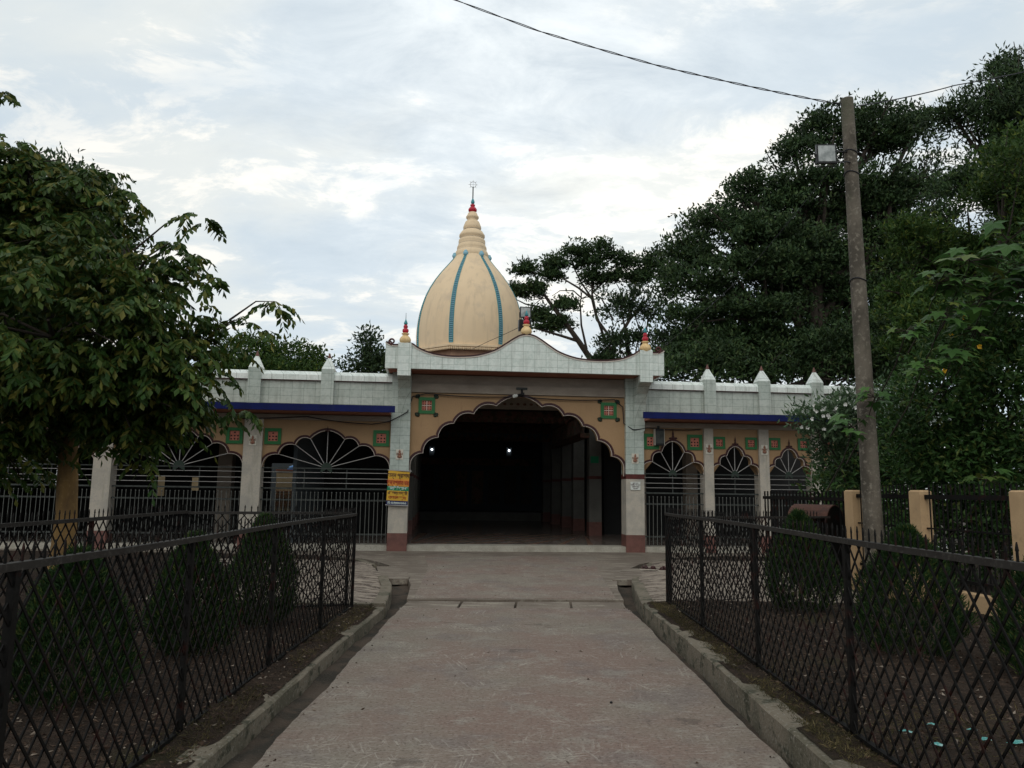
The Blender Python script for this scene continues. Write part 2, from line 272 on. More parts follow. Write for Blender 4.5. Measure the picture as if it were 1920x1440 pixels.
MT['fore'] = mat('forecourt_concrete', (0.20, 0.165, 0.132), 0.9, noise=[(0.8, 7, (0.155, 0.125, 0.100), .45, .58), (3, 9, (0.29, 0.255, 0.205), .53, .62, (.6, 2.2, 1)), (2, 9, (0.11, 0.088, 0.07), .56, .64, (.5, 2.5, 1), (4, 4, 4)), (30, 6, (0.12, 0.095, 0.075), .55, .65)], bump=(60, .4, .01))

# ------------------------------------------------------------------ mesh helpers
def new_obj(name, me, m=None, parent=None):
    o = bpy.data.objects.new(name, me); COL.objects.link(o)
    if m is not None: me.materials.append(m)
    if parent is not None: o.parent = parent
    return o
def tag(o, label=None, cat=None, group=None, kind=None):
    if label: o['label'] = label
    if cat: o['category'] = cat
    if group: o['group'] = group
    if kind: o['kind'] = kind
    return o
def thing(name, label, cat, loc=(0, 0, 0), rz=0, group=None):
    o = bpy.data.objects.new(name, None); COL.objects.link(o); o.location = loc; o.rotation_euler = (0, 0, rz); o.empty_display_size = .2
    return tag(o, label, cat, group)
class MB:
    def __init__(s): s.v = []; s.f = []; s.sm = []
    def add(s, vs, fs, smooth=False):
        n = len(s.v); s.v += [tuple(map(float, p)) for p in vs]; s.f += [tuple(n+i for i in q) for q in fs]; s.sm += [smooth]*len(fs); return s
    def box(s, x0, x1, y0, y1, z0, z1, bev=0.0):
        if bev:
            b = bev
            # bevelled top rim
            vs = [(x0, y0, z0), (x1, y0, z0), (x1, y1, z0), (x0, y1, z0), (x0, y0, z1-b), (x1, y0, z1-b), (x1, y1, z1-b), (x0, y1, z1-b), (x0+b, y0+b, z1), (x1-b, y0+b, z1), (x1-b, y1-b, z1), (x0+b, y1-b, z1)]
            return s.add(vs, [(3, 2, 1, 0), (0, 1, 5, 4), (1, 2, 6, 5), (2, 3, 7, 6), (3, 0, 4, 7), (4, 5, 9, 8), (5, 6, 10, 9), (6, 7, 11, 10), (7, 4, 8, 11), (8, 9, 10, 11)])
        vs = [(x0, y0, z0), (x1, y0, z0), (x1, y1, z0), (x0, y1, z0), (x0, y0, z1), (x1, y0, z1), (x1, y1, z1), (x0, y1, z1)]
        return s.add(vs, [(3, 2, 1, 0), (4, 5, 6, 7), (0, 1, 5, 4), (1, 2, 6, 5), (2, 3, 7, 6), (3, 0, 4, 7)])
    def prism(s, poly, a, b, axis='y'):
        """poly: 2-D points; extruded from a to b along axis. axis y -> (x,z); x -> (y,z); z -> (x,y)"""
        n = len(poly)
        def P(p, t): return {'y': (p[0], t, p[1]), 'x': (t, p[0], p[1]), 'z': (p[0], p[1], t)}[axis]
        vs = [P(p, a) for p in poly]+[P(p, b) for p in poly]
        return s.add(vs, [tuple(range(n)), tuple(range(2*n-1, n-1, -1))]+[(i, i+n, (i+1) % n+n, (i+1) % n) for i in range(n)])
    def tube(s, pts, r, n=8, smooth=True, caps=True):
        pts = [Vector(p) for p in pts]; m = len(pts); rr = r if isinstance(r, (list, tuple)) else [r]*m
        prev = None; vs = []
        for i, p in enumerate(pts):
            t = (pts[min(i+1, m-1)]-pts[max(i-1, 0)])
            if t.length < 1e-9: t = Vector((0, 0, 1))
            t.normalize()
            if prev is None:
                a = Vector((0, 0, 1)) if abs(t.z) < .9 else Vector((1, 0, 0)); u = t.cross(a).normalized()
            else:
                u = (prev-t*prev.dot(t))
                u = u.normalized() if u.length > 1e-6 else t.orthogonal().normalized()
            prev = u; w = t.cross(u)
            for k in range(n):
                an = 2*pi*(k+.5)/n; vs.append(p+(u*math.cos(an)+w*math.sin(an))*rr[i])
        fs = [(i*n+k, i*n+(k+1) % n, (i+1)*n+(k+1) % n, (i+1)*n+k) for i in range(m-1) for k in range(n)]
        s.add(vs, fs, smooth)
        if caps: s.add([vs[k] for k in range(n)], [tuple(range(n-1, -1, -1))]); s.add([vs[(m-1)*n+k] for k in range(n)], [tuple(range(n))])
        return s
    def bar(s, p, q, w, h, up=(0, 0, 1)):
        """rectangular bar from p to q; w across, h along 'up'"""
        p = Vector(p); q = Vector(q); t = (q-p).normalized(); up = Vector(up); sd = t.cross(up).normalized(); u = sd.cross(t).normalized()
        vs = [c+sd*(a*w/2)+u*(b*h/2) for c in (p, q) for a, b in ((-1, -1), (1, -1), (1, 1), (-1, 1))]
        return s.add(vs, [(0, 1, 2, 3), (7, 6, 5, 4), (0, 4, 5, 1), (1, 5, 6, 2), (2, 6, 7, 3), (3, 7, 4, 0)])
    def lathe(s, prof, c=(0, 0, 0), n=24, smooth=True, lobes=0, lamp=0.0):
        vs = []
        for r, z in prof:
            for k in range(n):
                a = 2*pi*k/n; rr = r*(1+(lamp*abs(math.cos(a*lobes/2)) if lobes else 0)); vs.append((c[0]+rr*math.cos(a), c[1]+rr*math.sin(a), c[2]+z))
        m = len(prof)
        return s.add(vs, [(i*n+k, i*n+(k+1) % n, (i+1)*n+(k+1) % n, (i+1)*n+k) for i in range(m-1) for k in range(n)], smooth)
    def ball(s, c, r, n=12, m=8, smooth=True):
        r = (r, r, r) if isinstance(r, (int, float)) else r
        vs = []
        for i in range(m+1):
            t = pi*i/m
            for k in range(n):
                a = 2*pi*k/n; vs.append((c[0]+r[0]*math.sin(t)*math.cos(a), c[1]+r[1]*math.sin(t)*math.sin(a), c[2]-r[2]*math.cos(t)))
        return s.add(vs, [(i*n+k, i*n+(k+1) % n, (i+1)*n+(k+1) % n, (i+1)*n+k) for i in range(m) for k in range(n)], smooth)
    def strip(s, pts, w0, w1, y0, y1):
        """band following a 2-D (x,z) polyline, from offset w0 to w1 on its left-hand normal, between depths y0 and y1"""
        P = [Vector(p) for p in pts]; n = len(P); nor = []
        for i in range(n):
            t = P[min(i+1, n-1)]-P[max(i-1, 0)]; t.normalize(); nor.append(Vector((-t.y, t.x)))
        vs = []
        for i in range(n):
            a = P[i]+nor[i]*w0; b = P[i]+nor[i]*w1
            vs += [(a.x, y0, a.y), (b.x, y0, b.y), (b.x, y1, b.y), (a.x, y1, a.y)]
        fs = []
        for i in range(n-1):
            for k in range(4): fs.append((i*4+k, i*4+(k+1) % 4, (i+1)*4+(k+1) % 4, (i+1)*4+k))
        fs += [(3, 2, 1, 0), (4*n-4, 4*n-3, 4*n-2, 4*n-1)]
        return s.add(vs, fs)
    def build(s, name, m=None, parent=None):
        me = bpy.data.meshes.new(name); me.from_pydata(s.v, [], s.f)
        me.polygons.foreach_set('use_smooth', s.sm); me.update()
        import bmesh
        bm = bmesh.new(); bm.from_mesh(me)
        ng = [f for f in bm.faces if len(f.verts) > 4]
        if ng: bmesh.ops.triangulate(bm, faces=ng)
        if len(s.f) < 60000: bmesh.ops.recalc_face_normals(bm, faces=bm.faces)
        bm.to_mesh(me); bm.free()
        return new_obj(name, me, m, parent)
def np_mesh(name, V, Fq, m, parent=None, smooth=False):
    """V (n,3), Fq (k,4) quads"""
    me = bpy.data.meshes.new(name); me.vertices.add(len(V)); me.vertices.foreach_set('co', np.asarray(V, np.float32).ravel())
    k = len(Fq); me.loops.add(k*4); me.polygons.add(k)
    me.loops.foreach_set('vertex_index', np.asarray(Fq, np.int32).ravel())
    me.polygons.foreach_set('loop_start', np.arange(0, 4*k, 4, dtype=np.int32)); me.polygons.foreach_set('loop_total', np.full(k, 4, np.int32))
    me.polygons.foreach_set('use_smooth', np.full(k, smooth)); me.update(calc_edges=True); me.validate()
    return new_obj(name, me, m, parent)
def copy_tree(o, parent=None):
    c = o.copy(); COL.objects.link(c)
    if parent is not None: c.parent = parent
    for ch in [x for x in KIDS.get(o.name, [])]: copy_tree(ch, c)
    return c
KIDS = {}
def kids_scan(root):
    allo = list(COL.objects)
    def rec(o):
        KIDS[o.name] = [x for x in allo if x.parent == o]
        for x in KIDS[o.name]: rec(x)
    rec(root)

def lerp2(a, b, t): return a+(b-a)*t
# ------------------------------------------------------------------ ground, path, drains
def KL(y):   # left kerb inner edge X as a function of Y
    pts = [(-2, -1.70), (4.4, -1.685), (8, -1.66), (10.2, -1.61), (11.5, -1.72), (12.4, -1.84), (13.1, -1.99), (14.2, -2.2), (15.2, -2.48), (16.1, -2.75), (17.0, -3.15), (17.6, -3.7), (18.0, -4.8), (18.25, -7.0), (18.45, -16)]
    return np.interp(y, [p[0] for p in pts], [p[1] for p in pts])
def KR(y):
    pts = [(-2, 1.73), (4.6, 1.735), (7.9, 1.765), (10.0, 1.73), (11.1, 1.82), (12.2, 1.93), (13.4, 2.08), (14.6, 2.3), (16.2, 2.72), (17.2, 3.1), (18.2, 3.65), (18.8, 4.6), (19.1, 6.0), (19.4, 16)]
    return np.interp(y, [p[0] for p in pts], [p[1] for p in pts])
g = MB(); g.box(-160, 160, -60, 260, -0.6, -0.16); tag(g.build('ground', MT['drain']), kind='structure')
YS = list(np.arange(-1.5, 10, .5))+list(np.arange(10, 18.2, .2))
# path slab with a slightly worn edge
pe = MB(); ys = np.arange(-1.5, 11.0, .12)
L_ = [(-1.475+0.012*math.sin(y*3.1)+.008*random.uniform(-1, 1), y) for y in ys]; R2 = [(1.665+0.010*math.sin(y*2.7+1)+.008*random.uniform(-1, 1), y) for y in ys]
poly = L_+[(-1.49, 10.78), (1.64, 10.98)]+R2[::-1]
poly = [p for p in L_ if p[1] < 10.7]+[(-1.49, 10.79), (1.64, 10.985)]+[p for p in R2[::-1] if p[1] < 10.9]
pe.prism(poly, -0.3, 0.0, 'z'); tag(pe.build('path', MT['path']), kind='structure')
# a row of four narrow slabs across the path
def lerp(a, b, t): return a+(b-a)*t
for i in range(4):
    t0, t1 = i/4+.006, (i+1)/4-.006
    b = MB(); b.prism([(lerp(-1.49, 1.65, t0), lerp(10.81, 11.005, t0)), (lerp(-1.49, 1.65, t1), lerp(10.81, 11.005, t1)), (lerp(-1.475, 1.69, t1), lerp(11.44, 11.64, t1)), (lerp(-1.475, 1.69, t0), lerp(11.44, 11.64, t0))], -0.3, -0.006-.004*(i % 2), 'z')
    tag(b.build('paving_strip', MT['fore']), kind='structure')
# apron + forecourt
ap = MB(); ap.prism([(-1.49, 11.52), (1.70, 11.73), (1.78, 12.9), (1.97, 14.5), (2.43, 16.23), (2.9, 17.5), (3.77, 18.95), (5.2, 19.3), (16, 20.2), (16, 24), (-17, 21), (-17, 18.55), (-7, 18.45), (-4.6, 18.3), (-3.38, 18.0), (-2.8, 17.1), (-2.35, 16.08), (-1.85, 14.30), (-1.65, 13.22)], -0.3, 0.012, 'z')
tag(ap.build('forecourt', MT['fore']), kind='structure')
lane = MB(); lane.prism([(-1.40, 11.60), (1.60, 11.80), (1.80, 16.0), (2.15, 19.35), (-2.05, 18.95), (-1.65, 16.0)], 0.0, 0.018, 'z'); tag(lane.build('path', MT['path']), kind='structure')
for nm, pl in (('drain_crossing_slab', [(-2.72, 16.05), (-2.2, 16.10), (-1.80, 14.25), (-1.80, 13.95), (-2.36, 13.85), (-2.42, 14.6)]), ('drain_crossing_slab', [(2.35, 16.28), (2.86, 16.3), (2.50, 14.3), (1.86, 14.22), (1.93, 14.5)])):
    b = MB(); b.prism(pl, -0.07, 0.032, 'z'); tag(b.build(nm, MT['fore']), kind='structure')
for K, sgn, px_, nm in ((KL, -1, -1.46, 'drain_silt'), (KR, 1, 1.65, 'drain_silt')):
    ys_ = np.arange(-1.5, 14.6, .15); tt_ = np.linspace(0, 1, 7); V = []
    for y in ys_:
        e = px_ if y < 11 else (np.interp(y, [11, 13.2, 14.6], [-1.46, -1.6, -1.88]) if sgn < 0 else np.interp(y, [11, 12.9, 14.6], [1.65, 1.74, 1.98]))
        for t_ in tt_: V.append((lerp2(e, K(y)+sgn*.03, t_), y, (-.052 if y < 10 else -.052-.05*min(1, (y-10)/1.5))+.012*math.sin(y*5+t_*4)+random.uniform(-.006, .006)+.012*abs(t_-.5)))
    n_ = len(ys_); tag(np_mesh(nm, np.array(V), np.array([(i*7+j, i*7+j+1, (i+1)*7+j+1, (i+1)*7+j) for i in range(n_-1) for j in range(6)]), MT['drain'], smooth=True), kind='structure')
# kerbs (strip following K)
def kerb(K, w, top, sgn, name, y0, y1, lab):
    ys = [y for y in np.arange(y0, y1, .25)]
    V = []; 
    for y in ys:
        x = K(y); h = top(y)
        dx = (K(y+.05)-K(y-.05))/.1; nl = math.hypot(1, dx)
        # outward normal
        ox, oy = sgn*w/nl, -sgn*w*dx/nl
        j = [random.uniform(-.006, .006) for _ in range(4)]
        V += [(x+j[0], y, -.3), (x+j[1], y, h-.012), (x+sgn*.014, y, h+j[3]*.6), (x+ox, y+oy, h+j[2]*.6), (x+ox, y+oy, -.3)]
    b = MB(); n = len(ys)
    b.add(V, [(i*5+k, i*5+k+1, (i+1)*5+k+1, (i+1)*5+k) for i in range(n-1) for k in range(4)]+[(0, 1, 2, 3, 4), tuple((n-1)*5+k for k in (4, 3, 2, 1, 0))])
    return tag(b.build(name, MT['kerb']), kind='structure')
kerb(KL, .17, lambda y: 0.085 if y < 10.3 else .10, -1, 'kerb', -1.5, 10.36, '')
kerb(KL, .17, lambda y: 0.115-.03*max(0, min(1, (y-12.5))), -1, 'kerb', 10.36, 13.9, '')
kerb(KL, .14, lambda y: 0.075, -1, 'kerb', 15.9, 18.0, '')
kerb(KR, .17, lambda y: 0.165, 1, 'kerb', -1.5, 10.45, '')
kerb(KR, .17, lambda y: 0.145-.04*max(0, min(1, (y-12.5))), 1, 'kerb', 10.45, 14.3, '')
kerb(KR, .14, lambda y: 0.095, 1, 'kerb', 16.2, 18.8, '')
b = MB(); b.box(-4.6, -1.8, 10.28, 10.42, -.2, .118); tag(b.build('kerb', MT['kerb']), kind='structure')
b = MB(); b.box(2.0, 2.4, 10.40, 10.52, -.2, .142); tag(b.build('kerb', MT['kerb']), kind='structure')
# small-scale height noise
def vnoise(x, y, s, seed=0):
    x = x*s; y = y*s; xi = np.floor(x).astype(int); yi = np.floor(y).astype(int); fx = x-xi; fy = y-yi
    fx = fx*fx*(3-2*fx); fy = fy*fy*(3-2*fy)
    def h(a, c): 
        q = (a*374761393+c*668265263+seed*1442695) & 0x7fffffff; q = (q ^ (q >> 13))*1274126177 & 0x7fffffff; return (q % 10007)/10007.0
    return (h(xi, yi)*(1-fx)+h(xi+1, yi)*fx)*(1-fy)+(h(xi, yi+1)*(1-fx)+h(xi+1, yi+1)*fx)*fy
def soil(K, sgn, y0, y1, w, base, far, m, name, amp=.03, rip=0):
    ys = np.concatenate([np.arange(y0, min(y1, 8), .07), np.arange(min(max(y0, 8), y1), y1, .14)]); t = np.concatenate([np.arange(0, 3.2, .06), np.arange(3.2, far, .5), [far]])
    Yg, Tg = np.meshgrid(ys, t, indexing='ij'); X = K(Yg)+sgn*(w+Tg)
    Z = base+amp*(vnoise(X, Yg, 1.3, 1)-.5)+amp*.8*(vnoise(X, Yg, 5, 2)-.5)+amp*.5*(vnoise(X, Yg, 14, 3)-.5)
    if rip: Z += rip*(vnoise(X*1.3, Yg*6, 1.6, 5)-.5)
    Z += .035*np.clip(Tg/.5, 0, 1)-.02
    V = np.stack([X, Yg, Z], -1).reshape(-1, 3); a, c = len(ys), len(t)
    i, j = np.meshgrid(np.arange(a-1), np.arange(c-1), indexing='ij'); q = (i*c+j).ravel()
    return tag(np_mesh(name, V, np.stack([q, q+1, q+c+1, q+c], 1), m, smooth=True), kind='structure')
soil(KL, -1, -1.5, 10.3, .05, .104, 15, MT['soil'], 'garden_soil', .035)
soil(KR, 1, -1.5, 10.45, .045, .186, 14, MT['soil'], 'garden_soil', .035)
soil(KL, -1, 10.4, 18.0, .12, .078, 14, MT['soil'], 'garden_soil', .02)
soil(KL, -1, 10.45, 16.5, .12, .092, 2.3, MT['rippled'], 'swept_earth_bed', .025, .03)
soil(KR, 1, 10.5, 18.8, .12, .108, 14, MT['soil'], 'garden_soil', .02)
soil(KR, 1, 10.55, 17.4, .12, .122, 3.3, MT['rippled'], 'swept_earth_bed', .025, .03)

# ------------------------------------------------------------------ lattice garden fences
def fence_root(label): return thing('lattice_fence', label, 'fence')
def fence(root, p, q, z0, z1, posts, near=False, thick=1.0):
    """p,q: plan points; posts: distances along at which posts stand"""
    p = Vector((p[0], p[1], 0)); q = Vector((q[0], q[1], 0)); d = (q-p); Ln = d.length; d.normalize(); n = Vector((-d.y, d.x, 0))
    def P(s, z, o=0): 
        v = p+d*s+n*o; return Vector((v.x, v.y, z+.006*math.sin(s*1.1+1)))
    ns = max(2, int(Ln/.5)); tr = MB()
    for i in range(ns): tr.bar(P(Ln*i/ns, z1), P(Ln*(i+1)/ns+.001, z1), .045*thick, .032*thick)
    tr.build('top_rail', MT['railtop'], root)
    br = MB()
    for i in range(ns): br.bar(P(Ln*i/ns, z0), P(Ln*(i+1)/ns+.001, z0), .034, .022)
    br.build('bottom_rail', MT['iron'], root)
    for s in posts:
        b = MB(); c = P(s, 0); b.add([], []); w = .028*thick
        b.bar(P(s, -.05), P(s, z1-.012), .034*thick, .034*thick, up=d); b.build('post', MT['iron'], root)
    bays = [(a, c) for a, c in zip(posts[:-1], posts[1:])]
    H = z1-z0; pw = .125; sl = .155/.125
    for a, c in bays:
        b = MB()
        k = math.floor((a-H/sl)/pw)-1
        while k*pw < c:
            s0 = k*pw
            for fam in (0, 1):
                # rising: s = s0 + z/sl ; falling: s = s0+H/sl - z/sl
                za, zb = (max(0, (a-s0)*sl), min(H, (c-s0)*sl)) if fam == 0 else (max(0, (s0+H/sl-c)*sl), min(H, (s0+H/sl-a)*sl))
                if zb-za < .03: continue
                f = (lambda z: s0+z/sl) if fam == 0 else (lambda z: s0+H/sl-z/sl)
                o = .006 if fam == 0 else -.006
                wig = random.uniform(-.004, .004)
                b.bar(P(f(za)+wig, z0+za, o), P(f(zb)-wig, z0+zb, o), .006, .0125, up=(P(f(zb), z0+zb)-P(f(za), z0+za)).cross(n))
            k += 1
        # spear points standing above the rail
        s = a+.04
        while s < c:
            h = z1+.095+random.uniform(-.006, .006); lean = random.uniform(-.004, .004)
            w = .0075
            b.bar(P(s, z1-.012), P(s+lean, h-.035), .006, 2*w*.8, up=d)
            A = [P(s+lean-w*1.4, h-.036), P(s+lean+w*1.4, h-.036), P(s+lean, h)]
            b.add([v+n*.003 for v in A]+[v-n*.003 for v in A], [(0, 1, 2), (5, 4, 3), (0, 3, 4, 1), (1, 4, 5, 2), (2, 5, 3, 0)])
            s += .077
        b.build('lattice_panel', MT['iron'], root)
fl = fence_root('dark iron lattice fence with spear tips beside the left kerb of the path')
fence(fl, (-2.01, 1.0), (-2.01, 10.12), .115, 1.27, [0.4, 2.2, 3.95, 5.7, 7.45, 9.12])
flb = fence_root('dark lattice fence closing the far and outer sides of the left garden')
fence(flb, (-3.86, 3.0), (-3.86, 9.3), .13, 1.29, [0.05, 2.1, 4.2, 6.3])
fence(flb, (-3.86, 9.3), (-2.06, 10.12), .13, 1.28, [0.0, 1.95])
fr = fence_root('dark iron lattice fence with spear tips beside the right kerb of the path')
fence(fr, (2.07, 1.0), (2.07, 10.34), .20, 1.325, [0.2, 2.0, 3.82, 5.6, 7.46, 9.32])
frb = fence_root('dark lattice fence along the far end of the right garden before the temple')
fence(frb, (2.12, 10.38), (5.0, 12.2), .13, 1.26, [0.0, 1.6, 3.15])

# ------------------------------------------------------------------ foliage helpers
def rot_basis(d, roll):
    """arrays of unit directions d (n,3) and roll (n,) -> (u,v) perpendicular unit vectors"""
    a = np.where(np.abs(d[:, 2:3]) < .9, np.array([[0, 0, 1.]]), np.array([[1., 0, 0]]))
    u = np.cross(d, a); u /= np.linalg.norm(u, axis=1, keepdims=True); v = np.cross(d, u)
    c, s = np.cos(roll)[:, None], np.sin(roll)[:, None]
    return u*c+v*s, -u*s+v*c
def leaves(C, D, ln, wd, roll=None, fold=.25, droop=.25):
    """simple pointed leaves: two quads each sharing a midrib. C base (n,3), D dir, ln,wd (n,)"""
    n = len(C); D = D/np.linalg.norm(D, axis=1, keepdims=True)
    roll = RNG.uniform(0, 2*pi, n) if roll is None else roll
    u, v = rot_basis(D, roll); ln = np.asarray(ln)[:, None]*np.ones((n, 1)); wd = np.asarray(wd)[:, None]*np.ones((n, 1))
    tip = C+D*ln-v*ln*droop; mid = C+D*ln*.55-v*ln*.08
    a = mid+u*wd*.5+v*wd*fold; b = mid-u*wd*.5+v*wd*fold
    V = np.stack([C, a, tip, mid, b], 1).reshape(-1, 3)
    base = np.arange(n)*5
    Fq = np.concatenate([np.stack([base, base+1, base+2, base+3], 1), np.stack([base, base+3, base+2, base+4], 1)])
    return V, Fq
def merge(parts):
    Vs, Fs, o = [], [], 0
    for V, Fq in parts: Vs.append(V); Fs.append(Fq+o); o += len(V)
    return np.concatenate(Vs), np.concatenate(Fs)
def blob(px, py, Y, rx, ry, dr=1.0):
    c = at(px, py, Y); k = np.linalg.norm(c-CP)/FPX
    return (c, np.array([rx*k, (rx+ry)/2*k*dr, ry*k]))
def pts_in_blobs(blobs, dens, shell=.55):
    out = []; nrm = []
    for c, r in blobs:
        area = 4*pi*((r[0]*r[1])**1.6/3+(r[0]*r[2])**1.6/3+(r[1]*r[2])**1.6/3)**(1/1.6)
        n = max(6, int(area*dens)); d = RNG.normal(size=(n, 3)); d /= np.linalg.norm(d, axis=1, keepdims=True)
        f = shell+(1-shell)*RNG.random(n)**.5
        # lumpy outline
        lump = 1+.16*np.sin(d[:, 0]*7+c[0])*np.cos(d[:, 2]*6+c[2])+.10*np.sin(d[:, 1]*11+d[:, 2]*9)
        out.append(c+d*r*(f*lump)[:, None]); nrm.append(d)
    return np.concatenate(out), np.concatenate(nrm)
def pads(blobs, n_per_m2, pr, ph, clumps, shell=.7):
    blobs = [(c, np.maximum(r_*.35, r_-.65*pr)) for c, r_ in blobs]
    C0, N0 = pts_in_blobs(blobs, n_per_m2, shell); n = len(C0); idx = np.repeat(np.arange(n), clumps); m = len(idx)
    sc_ = RNG.uniform(.6, 1.3, n)[idx]
    d = RNG.normal(size=(m, 3)); d /= np.linalg.norm(d, axis=1, keepdims=True); d *= (RNG.random(m)**.4)[:, None]
    d[:, 2] = np.where(d[:, 2] < 0, d[:, 2]*.35, d[:, 2])
    P = C0[idx]+np.stack([d[:, 0]*pr*sc_, d[:, 1]*pr*sc_, d[:, 2]*ph*sc_-(d[:, 0]**2+d[:, 1]**2)*ph*.55], 1)
    Nn = d*.6+N0[idx]*.3; Nn[:, 2] += .5; Nn /= np.linalg.norm(Nn, axis=1, keepdims=True)
    return P, Nn
def tufts(C, Nn, per, spread, ln, wd, up=.3, flat=1.0, droop=.25):
    """per leaves round each clump centre"""
    n = len(C); idx = np.repeat(np.arange(n), per); m = len(idx)
    off = RNG.normal(size=(m, 3))*spread; off[:, 2] *= flat
    D = RNG.normal(size=(m, 3))*.8+Nn[idx]*.6; D[:, 2] += up; 
    P = C[idx]+off
    return leaves(P, D, ln*RNG.uniform(.7, 1.3, m), wd*RNG.uniform(.7, 1.3, m), droop=droop)
def limbs(name, base, top, r0, blobs, m, parent, nsub=4, r1=None, seed=1, taper=.35, wander=.06, hide=1.0):
    rd = random.Random(seed); b = MB(); base = Vector(base); top = Vector(top); H = (top-base).length
    N = 8; tp = []
    for i in range(N+1):
        t = i/N; p = base.lerp(top, t); p += Vector((rd.uniform(-1, 1), rd.uniform(-1, 1), 0))*wander*H*.25*math.sin(pi*t); tp.append(p)
    tr = [r0*(1-(1-taper)*(i/N)) for i in range(N+1)]; tr[0] = r0*1.25
    t = MB(); t.tube(tp, tr, 12); t.build('trunk', m, parent)
    for c, r in blobs:
        c = Vector(c); s = tp[rd.randint(N//2, N)]; rs = r0*taper*rd.uniform(.7, 1.0)
        path = [s]; K = 6
        for i in range(1, K+1):
            u = i/K; q = s.lerp(c, u); q.z += (c-s).length*.08*math.sin(pi*u)*rd.uniform(-.5, 1); q += Vector((rd.uniform(-1, 1), rd.uniform(-1, 1), rd.uniform(-1, 1)))*(c-s).length*.035; path.append(q)
        b.tube(path, [rs*(1-.75*i/K) for i in range(K+1)], 7)
        for _ in range(nsub):
            i0 = rd.randint(2, K); s2 = path[i0]; d = Vector((rd.gauss(0, 1), rd.gauss(0, 1), rd.gauss(.35, 1))).normalized(); e = c+Vector((d.x*r[0], d.y*r[1], d.z*r[2]))*.8*hide
            mid = s2.lerp(e, .5)+Vector((rd.uniform(-1, 1), rd.uniform(-1, 1), rd.uniform(0, 1)))*.06*(e-s2).length
            b.tube([s2, s2.lerp(mid, .5), mid, mid.lerp(e, .5), e], [rs*.45, rs*.36, rs*.27, rs*.18, rs*.08], 5)
    b.build('limb', m, parent)

# ------------------------------------------------------------------ temple (local frame: x along the facade, y into the building)
A0 = R_(5.5); O0 = Vector((0.2, 20.65, 0))
temple = thing('temple_building', 'low white tiled temple with scalloped arches, peach walls and a curved entrance gable', 'temple', O0, A0)
TM = Matrix.Translation(O0) @ Matrix.Rotation(A0, 4, 'Z')
def part(b, name, m, parent=temple): return b.build(name, MT[m] if isinstance(m, str) else m, parent)
def lobes(cx, zs, half, cusps, n=9, bulge=.36, mid=None):
    """scalloped arch outline from left foot to right foot. cusps: (dx>0, z) from foot side to centre"""
    left = [(-half, zs)]+[(-a, z) for a, z in cusps]
    pts = []
    seq = left+[(a, z) for a, z in cusps[::-1]]+[(half, zs)]
    for (x0, z0), (x1, z1) in zip(seq[:-1], seq[1:]):
        bg = mid if (mid and abs(x0+x1) < 1e-6) else bulge
        p = Vector((x0, z0)); q = Vector((x1, z1)); d = q-p; Ln = d.length; nn = Vector((-d.y, d.x)).normalized()
        if nn.y < 0: nn = -nn
        for i in range(n):
            t = i/n; 
            # ellipse-like arc
            h = math.sin(pi*t)**(.8 if bg == bulge else .62)*bg*Ln
            w = p+d*t+nn*h; pts.append((cx+w.x, w.y))
    pts.append((cx+half, zs)); return pts
ZS = 2.12
def spandrel(x0, x1, prof, top, y0, y1):
    b = MB(); poly = [(x0, top)]+[(x0, prof[0][1])]+prof+[(x1, prof[-1][1]), (x1, top)]
    # remove duplicates
    q = [poly[0]]
    for p in poly[1:]:
        if (Vector(p)-Vector(q[-1])).length > 1e-4: q.append(p)
    # build by vertical slices for clean faces
    P = prof; n = len(P)
    V = []
    for x, z in P: V += [(x, y0, z), (x, y0, top), (x, y1, top), (x, y1, z)]
    return b, P
def arch_wall(x0, x1, prof, top, y0, y1, name='arch_wall'):
    b = MB(); poly = [p for p in prof]+[(x1, top), (x0, top)]
    b.prism(poly, y0, y1, 'y'); return part(b, name, 'peach')
def trims(prof, host, y, w=.055):
    b = MB(); b.strip(prof, .004, .010+w, y-.022, y+.01); b.build('arch_trim', MT['maroon'], host)
    b = MB(); b.strip(prof, -.011, .002, y-.012, y+.012); b.build('arch_line', MT['white'], host)
